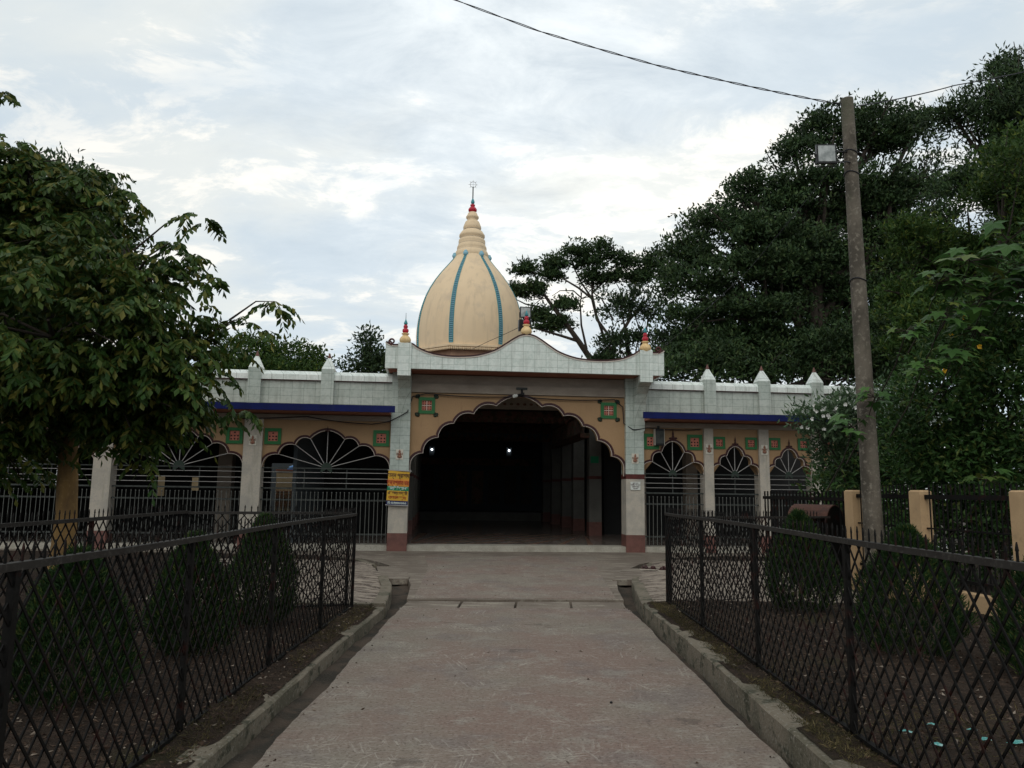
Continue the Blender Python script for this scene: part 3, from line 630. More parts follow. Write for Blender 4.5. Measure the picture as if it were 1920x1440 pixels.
# portal
prof = lobes(0, 2.22, 2.88, [(2.55, 2.56), (2.16, 2.98), (1.75, 3.365), (1.22, 3.63), (.62, 3.86)], bulge=.22)
w = arch_wall(-2.9, 2.9, [(-2.9, 2.0)]+prof[:]+[(2.9, 2.0)], 4.16, 0.0, .22)
trims([(-2.87, 2.02)]+prof+[(2.87, 2.02)], w, 0)
def finial_flat(x, z, s=1.0, host=None):
    b = MB(); b.ball((x, -.02, z+.05*s), (.03*s, .02, .05*s)); b.ball((x-.055*s, -.02, z+.035*s), (.035*s, .015, .022*s)); b.ball((x+.055*s, -.02, z+.035*s), (.035*s, .015, .022*s)); b.ball((x, -.02, z+.12*s), (.022*s, .015, .06*s)); b.lathe([(.015*s, 0), (.001, .09*s)], (x, -.02, z+.15*s), 8)
    b.build('arch_finial', MT['maroon'], host)
def sq_window(x, z, s, y=0, corner=False, host=temple):
    b = MB(); h = s/2; t = s*.20
    b.box(x-h, x+h, y-.035, y-.001, z+h-t, z+h); b.box(x-h, x+h, y-.035, y-.001, z-h, z-h+t); b.box(x-h, x-h+t, y-.034, y-.001, z-h+t, z+h-t); b.box(x+h-t, x+h, y-.034, y-.001, z-h+t, z+h-t)
    f = b.build('vent_window', MT['green'], host)
    g_ = MB(); hh = h-t-.002
    g_.box(x-hh, x+hh, y-.006, y-.002, z-hh, z+hh); g_.build('vent_screen', MT['pink'], f)
    d = MB(); k = 4 if corner else 3; st = 2*hh/k
    for i in range(k):
        for j in range(k):
            if corner: d.prism([(x-hh+(i+.5)*st+st*.30*math.cos(a), z-hh+(j+.5)*st+st*.30*math.sin(a)) for a in (0, pi/2, pi, 3*pi/2)], y-.010, y-.0065, 'y')
            elif j < 2 or i == 1: d.prism([(x-hh+(i+.5)*st+st*.27*math.cos(a), z-hh+(j+.45)*st+st*.27*math.sin(a)) for a in [m_*pi/4 for m_ in range(8)]], y-.010, y-.0065, 'y')
    d.build('screen_hole', MT['dark'], f)
    if corner:
        l = MB(); l.box(x-.008, x+.008, y-.014, y-.0105, z-hh, z+hh); l.box(x-hh, x+hh, y-.0135, y-.0105, z-.008, z+.008); l.build('screen_bar', MT['white'], f)
        for sx in (-1, 1):
            for sz in (-1, 1):
                c = MB(); cx, cz = x+sx*(h+.015), z+sz*(h+.015)
                for an in (0, 60, -60): c.ball((cx+sx*.035*math.cos(R_(an+45)), y-.02, cz+sz*.035*math.sin(R_(an+45))), (.045, .016, .038), 8, 6)
                c.ball((cx-sx*.03, y-.021, cz-sz*.03), (.04, .017, .04), 8, 6); c.build('corner_leaf', MT['black_green'], f)
sq_window(-2.48, 3.82, .44, 0, True); sq_window(2.46, 3.80, .44, 0, True)
# portal pillars
def plaque(x, z, y, host, s=1.12):
    b = MB(); b.box(x-.085*s, x+.085*s, y-.018, y-.001, z-.12*s, z+.12*s); t = b.build('relief_plaque', MT['plaque'], host)
    r = MB(); r.ball((x, y-.03, z-.05*s), (.055*s, .02, .04*s), 10, 6); r.ball((x, y-.032, z+.005*s), (.036*s, .022, .045*s), 10, 6); r.ball((x, y-.034, z+.058*s), (.026*s, .018, .028*s), 10, 6); r.lathe([(.024*s, 0), (.004, .04*s)], (x, y-.03, z+.075*s), 8)
    for sx in (-1, 1): r.tube([(x+sx*.03*s, y-.03, z+.02*s), (x+sx*.065*s, y-.03, z-.005*s), (x+sx*.06*s, y-.03, z+.04*s)], .009*s, 6)
    r.build('seated_relief', MT['relief'], t)
def pillar(x0, x1, y0, y1, name, tiled=True, ztop=4.68, hi=2.1):
    b = MB(); b.box(x0, x1, y0, y1, .47, 1.95, 0); p = part(b, name, 'plaster')
    b = MB(); b.box(x0-.006, x1+.006, y0-.006, y1, 0, .469); b.build('pillar_base', MT['red_base'], p)
    if tiled:
        b = MB(); b.box(x0-.004, x1+.004, y0-.004, y1, 1.951, 2.08); b.build('pillar_band', MT['band'], p)
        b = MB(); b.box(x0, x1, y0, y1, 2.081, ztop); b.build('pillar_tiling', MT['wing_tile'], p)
    else:
        b = MB(); b.box(x0, x1, y0+.001, y1, 1.951, ztop); b.build('pillar_shaft', MT['plaster'], p)
    plaque((x0+x1)/2, 2.50 if tiled else 2.80, y0, p)
    return p
pl_l = pillar(-3.40, -2.90, -.14, .40, 'portal_pillar'); pl_r = pillar(2.90, 3.40, -.14, .40, 'portal_pillar')
# beam and recess above the arch
b = MB(); b.box(-2.9, 2.9, -.06, .20, 4.17, 4.40); part(b, 'lintel_beam', 'beam')
b = MB(); b.box(-2.9, 2.9, .02, .22, 4.402, 4.66); part(b, 'upper_wall', 'beam')
# canopy slab + gable front
cx = .10; GF = -.90
b = MB(); b.box(cx-3.60, cx+3.60, GF+.125, 3.0, 4.68, 4.80); cano = part(b, 'canopy_slab', 'soffit')
gc = [(-3.66, 5.34), (-3.58, 5.29), (-3.45, 5.26), (-3.30, 5.27), (-3.02, 5.31), (-2.84, 5.20), (-2.54, 5.08), (-2.20, 5.02), (-1.80, 5.005), (-1.30, 5.05), (-.86, 5.19), (-.58, 5.36), (-.36, 5.51), (-.18, 5.61), (0, 5.645), (.18, 5.61), (.36, 5.51), (.58, 5.36), (.86, 5.19), (1.30, 5.05), (1.80, 5.005), (2.20, 5.02), (2.54, 5.08), (2.84, 5.20), (3.02, 5.31), (3.30, 5.27), (3.45, 5.26), (3.58, 5.29), (3.66, 5.34)]
def smooth_curve(P, k=4):
    out = []
    for i in range(len(P)-1):
        p0 = P[max(i-1, 0)]; p1 = P[i]; p2 = P[i+1]; p3 = P[min(i+2, len(P)-1)]
        for j in range(k):
            t = j/k; out.append(tuple(.5*((2*p1[a])+(-p0[a]+p2[a])*t+(2*p0[a]-5*p1[a]+4*p2[a]-p3[a])*t*t+(-p0[a]+3*p1[a]-3*p2[a]+p3[a])*t**3) for a in (0, 1)))
    out.append(P[-1]); return out
gs = [(x+cx, z) for x, z in smooth_curve(gc, 3)]
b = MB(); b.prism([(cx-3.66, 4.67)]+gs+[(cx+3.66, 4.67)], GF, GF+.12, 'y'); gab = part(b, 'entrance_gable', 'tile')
b = MB(); b.strip(gs, .002, .036, GF-.03, GF+.15); b.build('gable_coping', MT['maroon'], gab)
b = MB(); b.strip(gs, -.030, .0, GF-.018, GF-.001); b.build('gable_line', MT['white'], gab)
for sx in (-1, 1):   # side returns of the canopy and scroll ends
    xe = cx+sx*3.60
    b = MB(); b.box(min(xe, xe+sx*.06), max(xe, xe+sx*.06), GF+.122, 2.9, 4.67, 5.24); part(b, 'canopy_side', 'tile')
    s_ = MB(); c0 = Vector((cx+sx*3.50, GF-.01, 5.36)); pp = []
    for i in range(26):
        a = -pi/2+i/25*2.6*pi; r = .085*(1-i/25*.7); pp.append((c0.x+sx*r*math.cos(a)*1.0, c0.y, c0.z-.0+r*math.sin(a)))
    s_.tube(pp, [.027*(1-i/25*.3) for i in range(26)], 8); s_.build('scroll', MT['maroon_mid'], gab)
    # gable posts and curved brackets
    x0 = cx+sx*3.17-.17; x1 = x0+.34
    b = MB(); b.box(x0, x1, GF-.05, GF+.16, 4.48, 5.33); gp = part(b, 'gable_post', 'tile')
    poly = [(-.13, 3.25), (-.17, 3.6), (-.27, 3.95), (-.44, 4.22), (-.66, 4.40), (-.86, 4.47), (-.86, 4.66), (.0, 4.66), (.0, 3.25)]
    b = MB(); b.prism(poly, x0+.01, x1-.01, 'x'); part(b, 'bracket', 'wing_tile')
def kalash(x, y, z, s, host, spike=True):
    b = MB(); b.lathe([(.001, 0), (.10, 0), (.125, .03), (.175, .10), (.18, .16), (.15, .23), (.10, .285), (.075, .32), (.12, .345), (.12, .37), (.075, .385), (.001, .385)], (x, y, z), 32, lobes=16, lamp=.06)
    for v_ in range(len(b.v)): b.v[v_] = (x+(b.v[v_][0]-x)*s, y+(b.v[v_][1]-y)*s, z+(b.v[v_][2]-z)*s)
    p = b.build('roof_pot', MT['pot'], host)
    b = MB(); b.lathe([(.001, 0), (.07*s, 0), (.105*s, .05*s), (.10*s, .12*s), (.05*s, .16*s), (.075*s, .19*s), (.07*s, .24*s), (.04*s, .28*s), (.001, .29*s)], (x, y, z+.385*s), 20); b.build('pot_collar', MT['red'], p)
    b = MB(); b.lathe([(.001, 0), (.05*s, .0), (.065*s, .05*s), (.03*s, .13*s), (.008, .19*s), (.001, .2*s)], (x, y, z+.67*s), 16); b.build('pot_tip', MT['teal'], p)
    if spike: b = MB(); b.lathe([(.008, 0), (.004, .22*s)], (x, y, z+.85*s), 6); b.build('spike', MT['greysteel'], p)
kalash(cx-3.17, GF+.05, 5.30, .78, gab); kalash(cx+3.17, GF+.05, 5.28, .80, gab); kalash(cx-.02, GF+.06, 5.64, .78, gab, False)
# plinth
b = MB(); b.box(-2.893, 2.893, -.10, .5, 0, .16); part(b, 'entrance_step', 'plinth')
for xx in ((-14.5, -3.41), (3.41, 13.5)): b = MB(); b.box(*xx, -.06, .5, 0, .158); part(b, 'plinth', 'plinth')

# wings
def wing_pillar(x0, x1): return pillar(x0, x1, -.09, .30, 'veranda_pillar', False, 3.36)
LP = [(-7.16, -6.69), (-10.82, -10.38), (-14.4, -13.95)]
RP = [(5.10, 5.36), (6.66, 6.94), (8.17, 8.45), (9.68, 9.95), (11.2, 11.45)]
for a_, c_ in LP+RP: wing_pillar(a_, c_)
lbay = [(-6.69, -3.40), (-10.38, -7.16), (-13.95, -10.82)]
rbay = [(3.40, 5.10), (5.36, 6.66), (6.94, 8.17), (8.45, 9.68), (9.95, 11.2)]
def grille(x0, x1, prof, cusps, cxm, zs, host_name='arch_grille'):
    b = MB(); y = .06
    for z, r in ((2.0, .0085), (1.85, .0085), (1.725, .0085)): b.tube([(x0, y, z), (x1, y, z)], r, 6)
    hub = .14 if x1-x0 > 2 else .10
    pts = [(cxm-a, z) for a, z in cusps]+[(cxm, max(p[1] for p in prof))]+[(cxm+a, z) for a, z in cusps]
    for px_, pz in pts:
        d = Vector((px_-cxm, pz-zs)); d.normalize(); b.tube([(cxm+d.x*hub, y, zs+d.y*hub), (px_, y, pz)], .011, 6)
    g_ = part(b, host_name, 'steel')
    b = MB(); b.strip([(cxm-hub*1.05, zs), ]+[(cxm-hub*math.cos(t), zs+hub*math.sin(t)) for t in [i*pi/10 for i in range(11)]]+[(cxm+hub*1.05, zs)], -hub*.96, 0, y-.01, y+.012); b.build('grille_hub', MT['hub'], g_)
    b = MB(); b.box(x0, x1, y-.014, y+.014, zs-.028, zs+.0); b.box(x0, x1, y-.014, y+.014, 1.565, 1.605); b.box(x0, x1, y-.012, y+.012, .40, .44); b.box(x0, x1, y-.012, y+.012, 1.27, 1.31)
    for k in (.33, .66) if x1-x0 > 2 else (.5,): xm = lerp(x0, x1, k); b.box(xm-.012, xm+.012, y+.013, y+.028, 1.6, zs)
    b.build('grille_rail', MT['greysteel'], g_)
    b = MB(); n = int((x1-x0)/.107)
    for i in range(n):
        x = x0+(i+.5)*(x1-x0)/n+random.uniform(-.006, .006); lean = random.uniform(-.012, .012); b.tube([(x, y-.02, .17), (x+lean, y-.02, 1.47)], .0085, 6); b.ball((x+lean, y-.02, 1.48), (.016, .016, .022), 6, 5)
    b.build('grille_picket', MT['picket'], g_)
for x0, x1 in lbay:
    c = (x0+x1)/2; h = (x1-x0)/2; cu = [(h*.755, 2.46), (h*.50, 2.71), (h*.27, 2.88)]
    pf = lobes(c, ZS, h, cu, bulge=.25); w = arch_wall(x0, x1, [(x0, ZS)]+pf[1:-1]+[(x1, ZS)], 3.36, 0, .2); trims(pf, w, 0, .05)
    finial_flat(c, 3.06, .7, w); grille(x0, x1, pf, cu, c, ZS)
    sq_window(x0+.25, 2.92, .42, 0, False, w); sq_window(x1-.25, 2.92, .42, 0, False, w)
for i, (x0, x1) in enumerate(rbay):
    c = (x0+x1)/2; h = (x1-x0)/2; tz = (3.0, 2.89, 2.85, 2.8, 2.8)[i]; zs = ZS
    H = tz-zs; cu = [(h*.68, zs+H*.36), (h*.385, zs+H*.66)]
    pf = lobes(c, zs, h, cu, bulge=.30, mid=H*.34/(2*h*.385)); w = arch_wall(x0, x1, [(x0, zs)]+pf[1:-1]+[(x1, zs)], 3.36, 0, .2); trims(pf, w, 0, .045)
    mz = max(p[1] for p in pf); finial_flat(c, mz+.03, 1.35 if i == 0 else 1.05, w); grille(x0, x1, pf, cu, c, zs)
    s = .42 if i == 0 else .33; sq_window(x0+s/2+.03, 2.98, s, 0, False, w); sq_window(x1-s/2-.03, 2.98, s, 0, False, w)
# beam above arches, eave slab with blue edge, parapet
for x0, x1, nm in ((-14.5, -3.41, 'L'), (3.41, 13.5, 'R')):
    b = MB(); b.box(x0, x1, -.05, .2, 3.362, 3.50); part(b, 'wing_beam', 'beam')
    ex0, ex1 = (x0, -3.27) if nm == 'L' else (3.20, 9.3)
    b = MB(); b.box(x0 if nm == 'L' else 3.41, ex1 if nm == 'R' else -3.41, -.80, 6.0, 3.52, 3.66); part(b, 'eave_slab', 'soffit')
    b = MB(); b.box(ex0, ex1, -.86, -.80, 3.53, 3.70); part(b, 'blue_fascia', 'blue')
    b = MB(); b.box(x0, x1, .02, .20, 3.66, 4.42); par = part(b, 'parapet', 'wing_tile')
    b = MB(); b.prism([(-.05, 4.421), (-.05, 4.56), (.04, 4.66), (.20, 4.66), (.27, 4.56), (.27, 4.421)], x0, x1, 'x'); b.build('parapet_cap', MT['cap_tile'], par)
    b = MB(); b.box(x0, x1, -.053, .0, 4.405, 4.42); b.build('cap_shadow_line', MT['maroon'], par)
    ps = [-5.10, -6.98, -10.6, -14.2] if nm == 'L' else [5.30, 6.87, 8.42, 9.95, 11.5]
    for x in ps:
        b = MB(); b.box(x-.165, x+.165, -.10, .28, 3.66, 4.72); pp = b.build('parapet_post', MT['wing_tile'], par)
        b = MB(); b.prism([(x-.165, 4.72), (x+.165, 4.72), (x+.04, 5.0), (x-.04, 5.0)], 0, 0, 'y'); 
        b = MB(); V = [(x-.165, -.10, 4.721), (x+.165, -.10, 4.721), (x+.165, .28, 4.721), (x-.165, .28, 4.721), (x-.14, -.07, 4.79), (x+.14, -.07, 4.79), (x+.14, .25, 4.79), (x-.14, .25, 4.79), (x-.035, .055, 5.04), (x+.035, .055, 5.04), (x+.035, .125, 5.04), (x-.035, .125, 5.04)]
        b.add(V, [(0, 1, 5, 4), (1, 2, 6, 5), (2, 3, 7, 6), (3, 0, 4, 7), (4, 5, 9, 8), (5, 6, 10, 9), (6, 7, 11, 10), (7, 4, 8, 11), (8, 9, 10, 11), (3, 2, 1, 0)]); b.build('post_cap', MT['cap_tile'], pp)
        b = MB(); b.lathe([(.045, 0), (.055, .03), (.035, .06), (.03, .09), (.004, .15)], (x, .09, 5.035), 10); b.build('post_tip', MT['red_base'], pp)
# interior of the hall
b = MB(); b.box(-6.2, 6.2, .5, 20.0, .0, .155); part(b, 'hall_floor', 'floor_tile')
for q_ in ((-3.6, 3.6, 3.0, 20.0, 4.70, 4.85), (-3.55, 3.55, .23, 3.0, 4.60, 4.67)): b = MB(); b.box(*q_); part(b, 'hall_ceiling', 'hallceil')
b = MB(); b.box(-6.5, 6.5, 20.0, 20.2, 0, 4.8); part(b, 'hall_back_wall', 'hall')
for q_ in ((15.6, 15.9, 4.1), (9.5, 9.8, 4.25), (4.2, 4.5, 4.35)): b = MB(); b.box(-3.4, 3.4, *q_, 4.7); part(b, 'hall_beam', 'hallband')
b = MB(); b.box(-3.0, 3.0, 19.85, 19.99, 2.9, 3.25); part(b, 'painted_band', 'hallband')
b = MB(); b.box(-3.2, 3.2, 15.55, 15.59, 3.9, 4.08); part(b, 'painted_band', 'hallband')
for i in range(7): b = MB(); b.box(-2.9+i*.86, -2.3+i*.86, 19.90, 19.98, .9, 2.6); part(b, 'wall_panel', 'hallband' if i in (2, 3) else 'hallceil')
b = MB(); b.box(-3.2, 3.2, 17.0, 19.9, .155, .55); part(b, 'stage', 'hallpillar')
for q_ in ((-6.0, -5.9, .6), (5.9, 6.0, 6.3)): b = MB(); b.box(*q_, 20, 0, 4.7); part(b, 'hall_side_wall', 'hall')
for q_ in ((-6.2, -3.6), (3.6, 6.2)): b = MB(); b.box(*q_, 6.0, 20.0, 4.69, 4.8); part(b, 'aisle_ceiling', 'hallceil')
for side in (-1, 1):
    for yy in (5.0, 8.0, 10.6, 13.4, 16.2):
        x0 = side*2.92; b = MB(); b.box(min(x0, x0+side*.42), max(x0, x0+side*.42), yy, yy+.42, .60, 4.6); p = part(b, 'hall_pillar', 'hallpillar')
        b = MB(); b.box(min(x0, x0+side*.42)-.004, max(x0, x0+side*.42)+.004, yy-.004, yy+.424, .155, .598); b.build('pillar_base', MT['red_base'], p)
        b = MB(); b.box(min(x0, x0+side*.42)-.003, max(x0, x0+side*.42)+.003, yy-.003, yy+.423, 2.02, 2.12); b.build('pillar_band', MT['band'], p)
        if yy == 5.0 and side == 1: b = MB(); b.box(x0+.05, x0+.32, yy-.02, yy-.004, 2.55, 2.78); b.build('wall_sign', MT['green_banner'], p)
b = MB(); b.box(-3.3, 3.3, 2.2, 2.4, 4.02, 4.6); il = part(b, 'inner_lintel', 'beam')
b = MB()
for i in range(26): b.prism([(-2.6+i*.2+.055*math.cos(a), 4.16+.04*math.sin(a)) for a in [k*pi/3 for k in range(6)]], 2.19, 2.199, 'y')
b.build('painted_motif', MT['hallband'], il)
# gallery railing high on the right inside
b = MB()
for i in range(24): b.box(2.70, 2.73, 5.0+i*.30, 5.04+i*.30, 3.55, 4.15)
b.box(2.69, 2.74, 4.9, 12.2, 4.15, 4.2); b.box(2.6, 2.92, 4.9, 12.2, 3.40, 3.55); part(b, 'gallery_railing', 'hallband')
# hanging dressings over the hall (dark cloth frieze)
for yy, z0, z1, m_ in ((7.0, 3.98, 4.25, 'hallband'), (12.0, 3.75, 4.0, 'hall')):
    b = MB(); n = 22
    for i in range(n):
        xa = lerp(-2.9, 2.6, i/n); xb = lerp(-2.9, 2.6, (i+1)/n); b.prism([(xa, z1), (xb, z1), ((xa+xb)/2, z0)], yy, yy+.02, 'y')
    part(b, 'hanging_frieze', m_)
# veranda back walls with openings to a lit yard
def vb(px, py, v): 
    d = Fv+Rv*(px-960)/FPX-Uv*(py-720)/FPX; Nn = np.array([-math.sin(A0), math.cos(A0), 0]); o_ = np.array(O0)+Nn*v; tt = ((o_-CP)@Nn)/(d@Nn); p = CP+d*tt-np.array(O0)
    return (float(p@np.array([math.cos(A0), math.sin(A0), 0])), float(p[2]))
ops = []
for (xa, ya, xb, yb) in ((293, 893, 307, 930), (357, 895, 372, 920), (508, 868, 564, 958)):
    x0_, z1_ = vb(xa, ya, 5.8); x1_, z0_ = vb(xb, yb, 5.8); ops.append((x0_, x1_, z0_, z1_))
cur_x = -14.4
for x0_, x1_, z0_, z1_ in ops+[(-3.65, -3.6, 0, 3)]:
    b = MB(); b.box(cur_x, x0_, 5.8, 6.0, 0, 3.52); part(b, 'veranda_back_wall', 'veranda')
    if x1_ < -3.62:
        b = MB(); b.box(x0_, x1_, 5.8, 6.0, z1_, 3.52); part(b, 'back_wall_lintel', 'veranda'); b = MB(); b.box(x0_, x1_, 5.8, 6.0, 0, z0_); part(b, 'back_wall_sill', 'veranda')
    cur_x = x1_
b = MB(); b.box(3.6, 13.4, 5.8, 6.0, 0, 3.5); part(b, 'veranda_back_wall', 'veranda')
b = MB(); b.box(-14.6, -14.5, .3, 6.0, 0, 3.5); part(b, 'veranda_end_wall', 'veranda')
for q_ in ((-14.45, -3.5), (3.5, 13.4)): b = MB(); b.box(*q_, .52, 5.8, 0, .15); part(b, 'veranda_floor', 'floor_tile')
b = MB()
for i in range(16):
    x = -6.5+i*.85; b.prism([(x, .55), (x+.16, .55), (x+4.1, 5.6), (x+3.8, 5.6)], .158, .1605, 'z')
for v_ in range(len(b.v)): b.v[v_] = (max(-2.85, min(2.85, b.v[v_][0])), b.v[v_][1], b.v[v_][2])
part(b, 'floor_inlay', 'hallband')
for x in (3.95, 5.6): b = MB(); b.box(x, x+.36, 3.0, 3.36, .15, 3.5); part(b, 'inner_pillar', 'beam')
b = MB(); b.box(-8.6, -8.2, 3.0, 3.4, .15, 3.5); part(b, 'inner_pillar', 'beam')
# hall lamps (lit)
for x, z, yy in ((-2.42, 3.50, 16.6), (1.30, 3.52, 16.6)):
    t = thing('wall_lamp', 'small glowing white bulb on the %s of the dark hall' % ('left side' if x < 0 else 'centre back beam'), 'lamp', TM @ Vector((x, yy, z)), A0, 'bulbs lit inside the hall')
    b = MB(); b.ball((0, 0, 0), (.042, .042, .05), 12, 8); b.build('bulb', MT['lit'], t)
    b = MB(); b.tube([(0, 0, .07), (0, 0, .16)], .035, 10); b.build('socket', MT['black'], t)
    b = MB(); b.box(-.12, .12, .06, .075, -.28, .18); b.build('lamp_board', MT['hall'], t)

# fittings on the facade
def P3(x, y, z): return TM @ Vector((x, y, z))
t = thing('security_camera', 'small dark camera on a bracket above the peak of the entrance arch', 'camera', P3(.06, -.08, 4.30), A0)
b = MB(); b.box(-.15, .15, -.02, .02, .0, .06); b.build('bracket', MT['greysteel'], t)
b = MB(); b.tube([(0, -.03, 0), (0, -.06, -.14)], .028, 10); b.build('arm', MT['black'], t)
b = MB(); b.tube([(-.02, -.05, -.14), (-.20, -.22, -.20)], .035, 12); b.ball((.02, -.05, -.13), .05); b.build('housing', MT['black'], t)
b = MB(); b.tube([(-.16, -.19, -.185), (-.24, -.26, -.21)], .045, 12); b.build('hood', MT['notice'], t)
def floodlight(name, label, loc, rz, s, tilt=0.0, yoke=True):
    t = thing(name, label, 'floodlight', loc, rz); b = MB()
    b.box(-.5*s, .5*s, -.08*s, .10*s, -.5*s, .5*s); h = b.build('housing', MT['black'], t)
    b = MB(); b.box(-.42*s, .42*s, -.10*s, -.081*s, -.42*s, .42*s); b.build('lens', MT['glass'], t)
    b = MB()
    for i in range(7): b.box(-.40*s+i*.13*s, -.37*s+i*.13*s, .10*s, .17*s, -.4*s, .4*s)
    b.build('cooling_fin', MT['black'], t)
    b = MB(); b.tube([(-.53*s, 0, 0), (-.53*s, .12*s, -.6*s), (.53*s, .12*s, -.6*s), (.53*s, 0, 0)], .03*s, 6); b.build('yoke', MT['black'], t)
    return t
fl1 = floodlight('floodlight', 'black floodlight standing on the peak of the entrance gable in front of the dome', P3(.08, GF+.35, 6.33), A0+.1, .30)
b = MB(); b.box(-.17, .17, .0, .12, -.50, -.20); b.build('driver_box', MT['black'], fl1)
b = MB(); b.tube([(0, .1, -.48), (0, .1, -1.0)], .02, 8); b.build('mounting_pole', MT['greysteel'], fl1)
t = thing('wall_box', 'narrow dark box with pale edges over the green vent right of the portal pillar', 'speaker', P3(3.83, -.12, 3.09), A0)
b = MB(); b.box(-.12, .12, -.06, .10, -.22, .22); b.build('body', MT['black'], t)
b = MB(); b.box(-.135, -.121, -.07, .10, -.22, .22); b.box(.121, .135, -.07, .10, -.22, .22); b.build('side_panel', MT['plaster'], t)
b = MB(); b.box(-.11, .11, -.066, -.061, -.17, .17); b.build('front_mesh', MT['greysteel'], t)
b = MB(); b.box(-.03, .03, .05, .12, .22, .32); b.build('bracket', MT['greysteel'], t)
# notice on the right portal pillar
t = thing('notice_plate', 'small white notice with dark writing on the right portal pillar', 'sign', P3(3.15, -.165, 1.77), A0)
b = MB(); b.box(-.135, .135, 0, .012, -.11, .11); b.build('plate', MT['notice'], t)
def text_mesh(s, size, loc, m, parent, align='CENTER', sx=1.0, bold=.0):
    cu = bpy.data.curves.new('lettering', 'FONT'); cu.body = s; cu.size = size; cu.align_x = align; cu.offset = bold; cu.resolution_u = 3
    to = bpy.data.objects.new('lettering', cu); COL.objects.link(to); bpy.context.view_layer.update()
    me = bpy.data.meshes.new_from_object(to.evaluated_get(bpy.context.evaluated_depsgraph_get())); COL.objects.unlink(to); bpy.data.objects.remove(to)
    me.materials.clear(); me.name = 'lettering'
    o = new_obj('lettering', me, m, parent); o.location = loc; o.rotation_euler = (pi/2, 0, 0); o.scale = (sx, 1, 1); return o
for i, s in enumerate(('জুতা খুলে', 'পবিত্র অবস্থায়', 'প্রবেশ করুন', 'ধন্যবাদ')): text_mesh(s, .042, (0, -.003, .055-i*.047), MT['ink_dark'], t, sx=.9, bold=.0008)
# banner on the left portal pillar
def bq(px, py): 
    d = Fv+Rv*(px-960)/FPX-Uv*(py-720)/FPX; Nn = np.array([-math.sin(A0), math.cos(A0), 0]); o_ = np.array(O0)+Nn*-.22; tt = ((o_-CP)@Nn)/(d@Nn); p = CP+d*tt-np.array(O0)
    return (p@np.array([math.cos(A0), math.sin(A0), 0]), p[2])
t = thing('banner', 'hanging yellow, green and navy banner with Bengali lettering on the left portal pillar', 'banner', P3(-3.16, -.22, 1.62), A0)
t.rotation_euler = (0, R_(2.2), A0)
HW, HH = .275, .445
rows = [(.445, .16, 'yellow_banner'), (.16, .085, 'green_banner')]
z = HH; bands = [('yellow_banner', .205), ('orange_banner', .19), ('green_banner', .115), ('yellow_banner', .255), ('navy_banner', .115)]
cloth_pts = []
for m_, h_ in bands:
    b = MB(); n = 10
    for i in range(n):
        xa = lerp(-HW, HW, i/n); xb = lerp(-HW, HW, (i+1)/n); f = lambda x: .012*math.sin(x*9)
        b.add([(xa, f(xa), z-h_), (xb, f(xb), z-h_), (xb, f(xb), z), (xa, f(xa), z), (xa, f(xa)+.006, z-h_), (xb, f(xb)+.006, z-h_), (xb, f(xb)+.006, z), (xa, f(xa)+.006, z)], [(0, 1, 2, 3), (7, 6, 5, 4), (0, 4, 5, 1), (3, 2, 6, 7)])
    b.build('banner_cloth', MT[m_], t); z -= h_
b = MB(); b.tube([(-HW-.02, 0, HH+.01), (HW+.05, 0, HH+.01)], .016, 8); b.tube([(-HW-.02, 0, -HH+.005), (HW+.02, 0, -HH+.005)], .014, 8); b.build('hanging_rod', MT['steel'], t)
for s, sz, zz_, m_, sx_ in (('অন্ন প্রসাদ,', .155, .275, 'ink_dark', .70), ('ভুক্তপ্রাত ঘর,', .15, .095, 'ink_red', .62), ('সাময়িক িবশ্রাম ঘর', .10, -.035, 'ink_white', .60), ('এর জন্য অগ্রিম', .10, -.155, 'ink_dark', .70), ('যাগাযাগ করুন।', .10, -.275, 'ink_red', .74), ('মা: ০১৭৩৩০০২০৮২', .085, -.405, 'ink_white', .72)):
    text_mesh(s, sz, (0, -.016, zz_), MT[m_], t, sx=sx_, bold=.003)

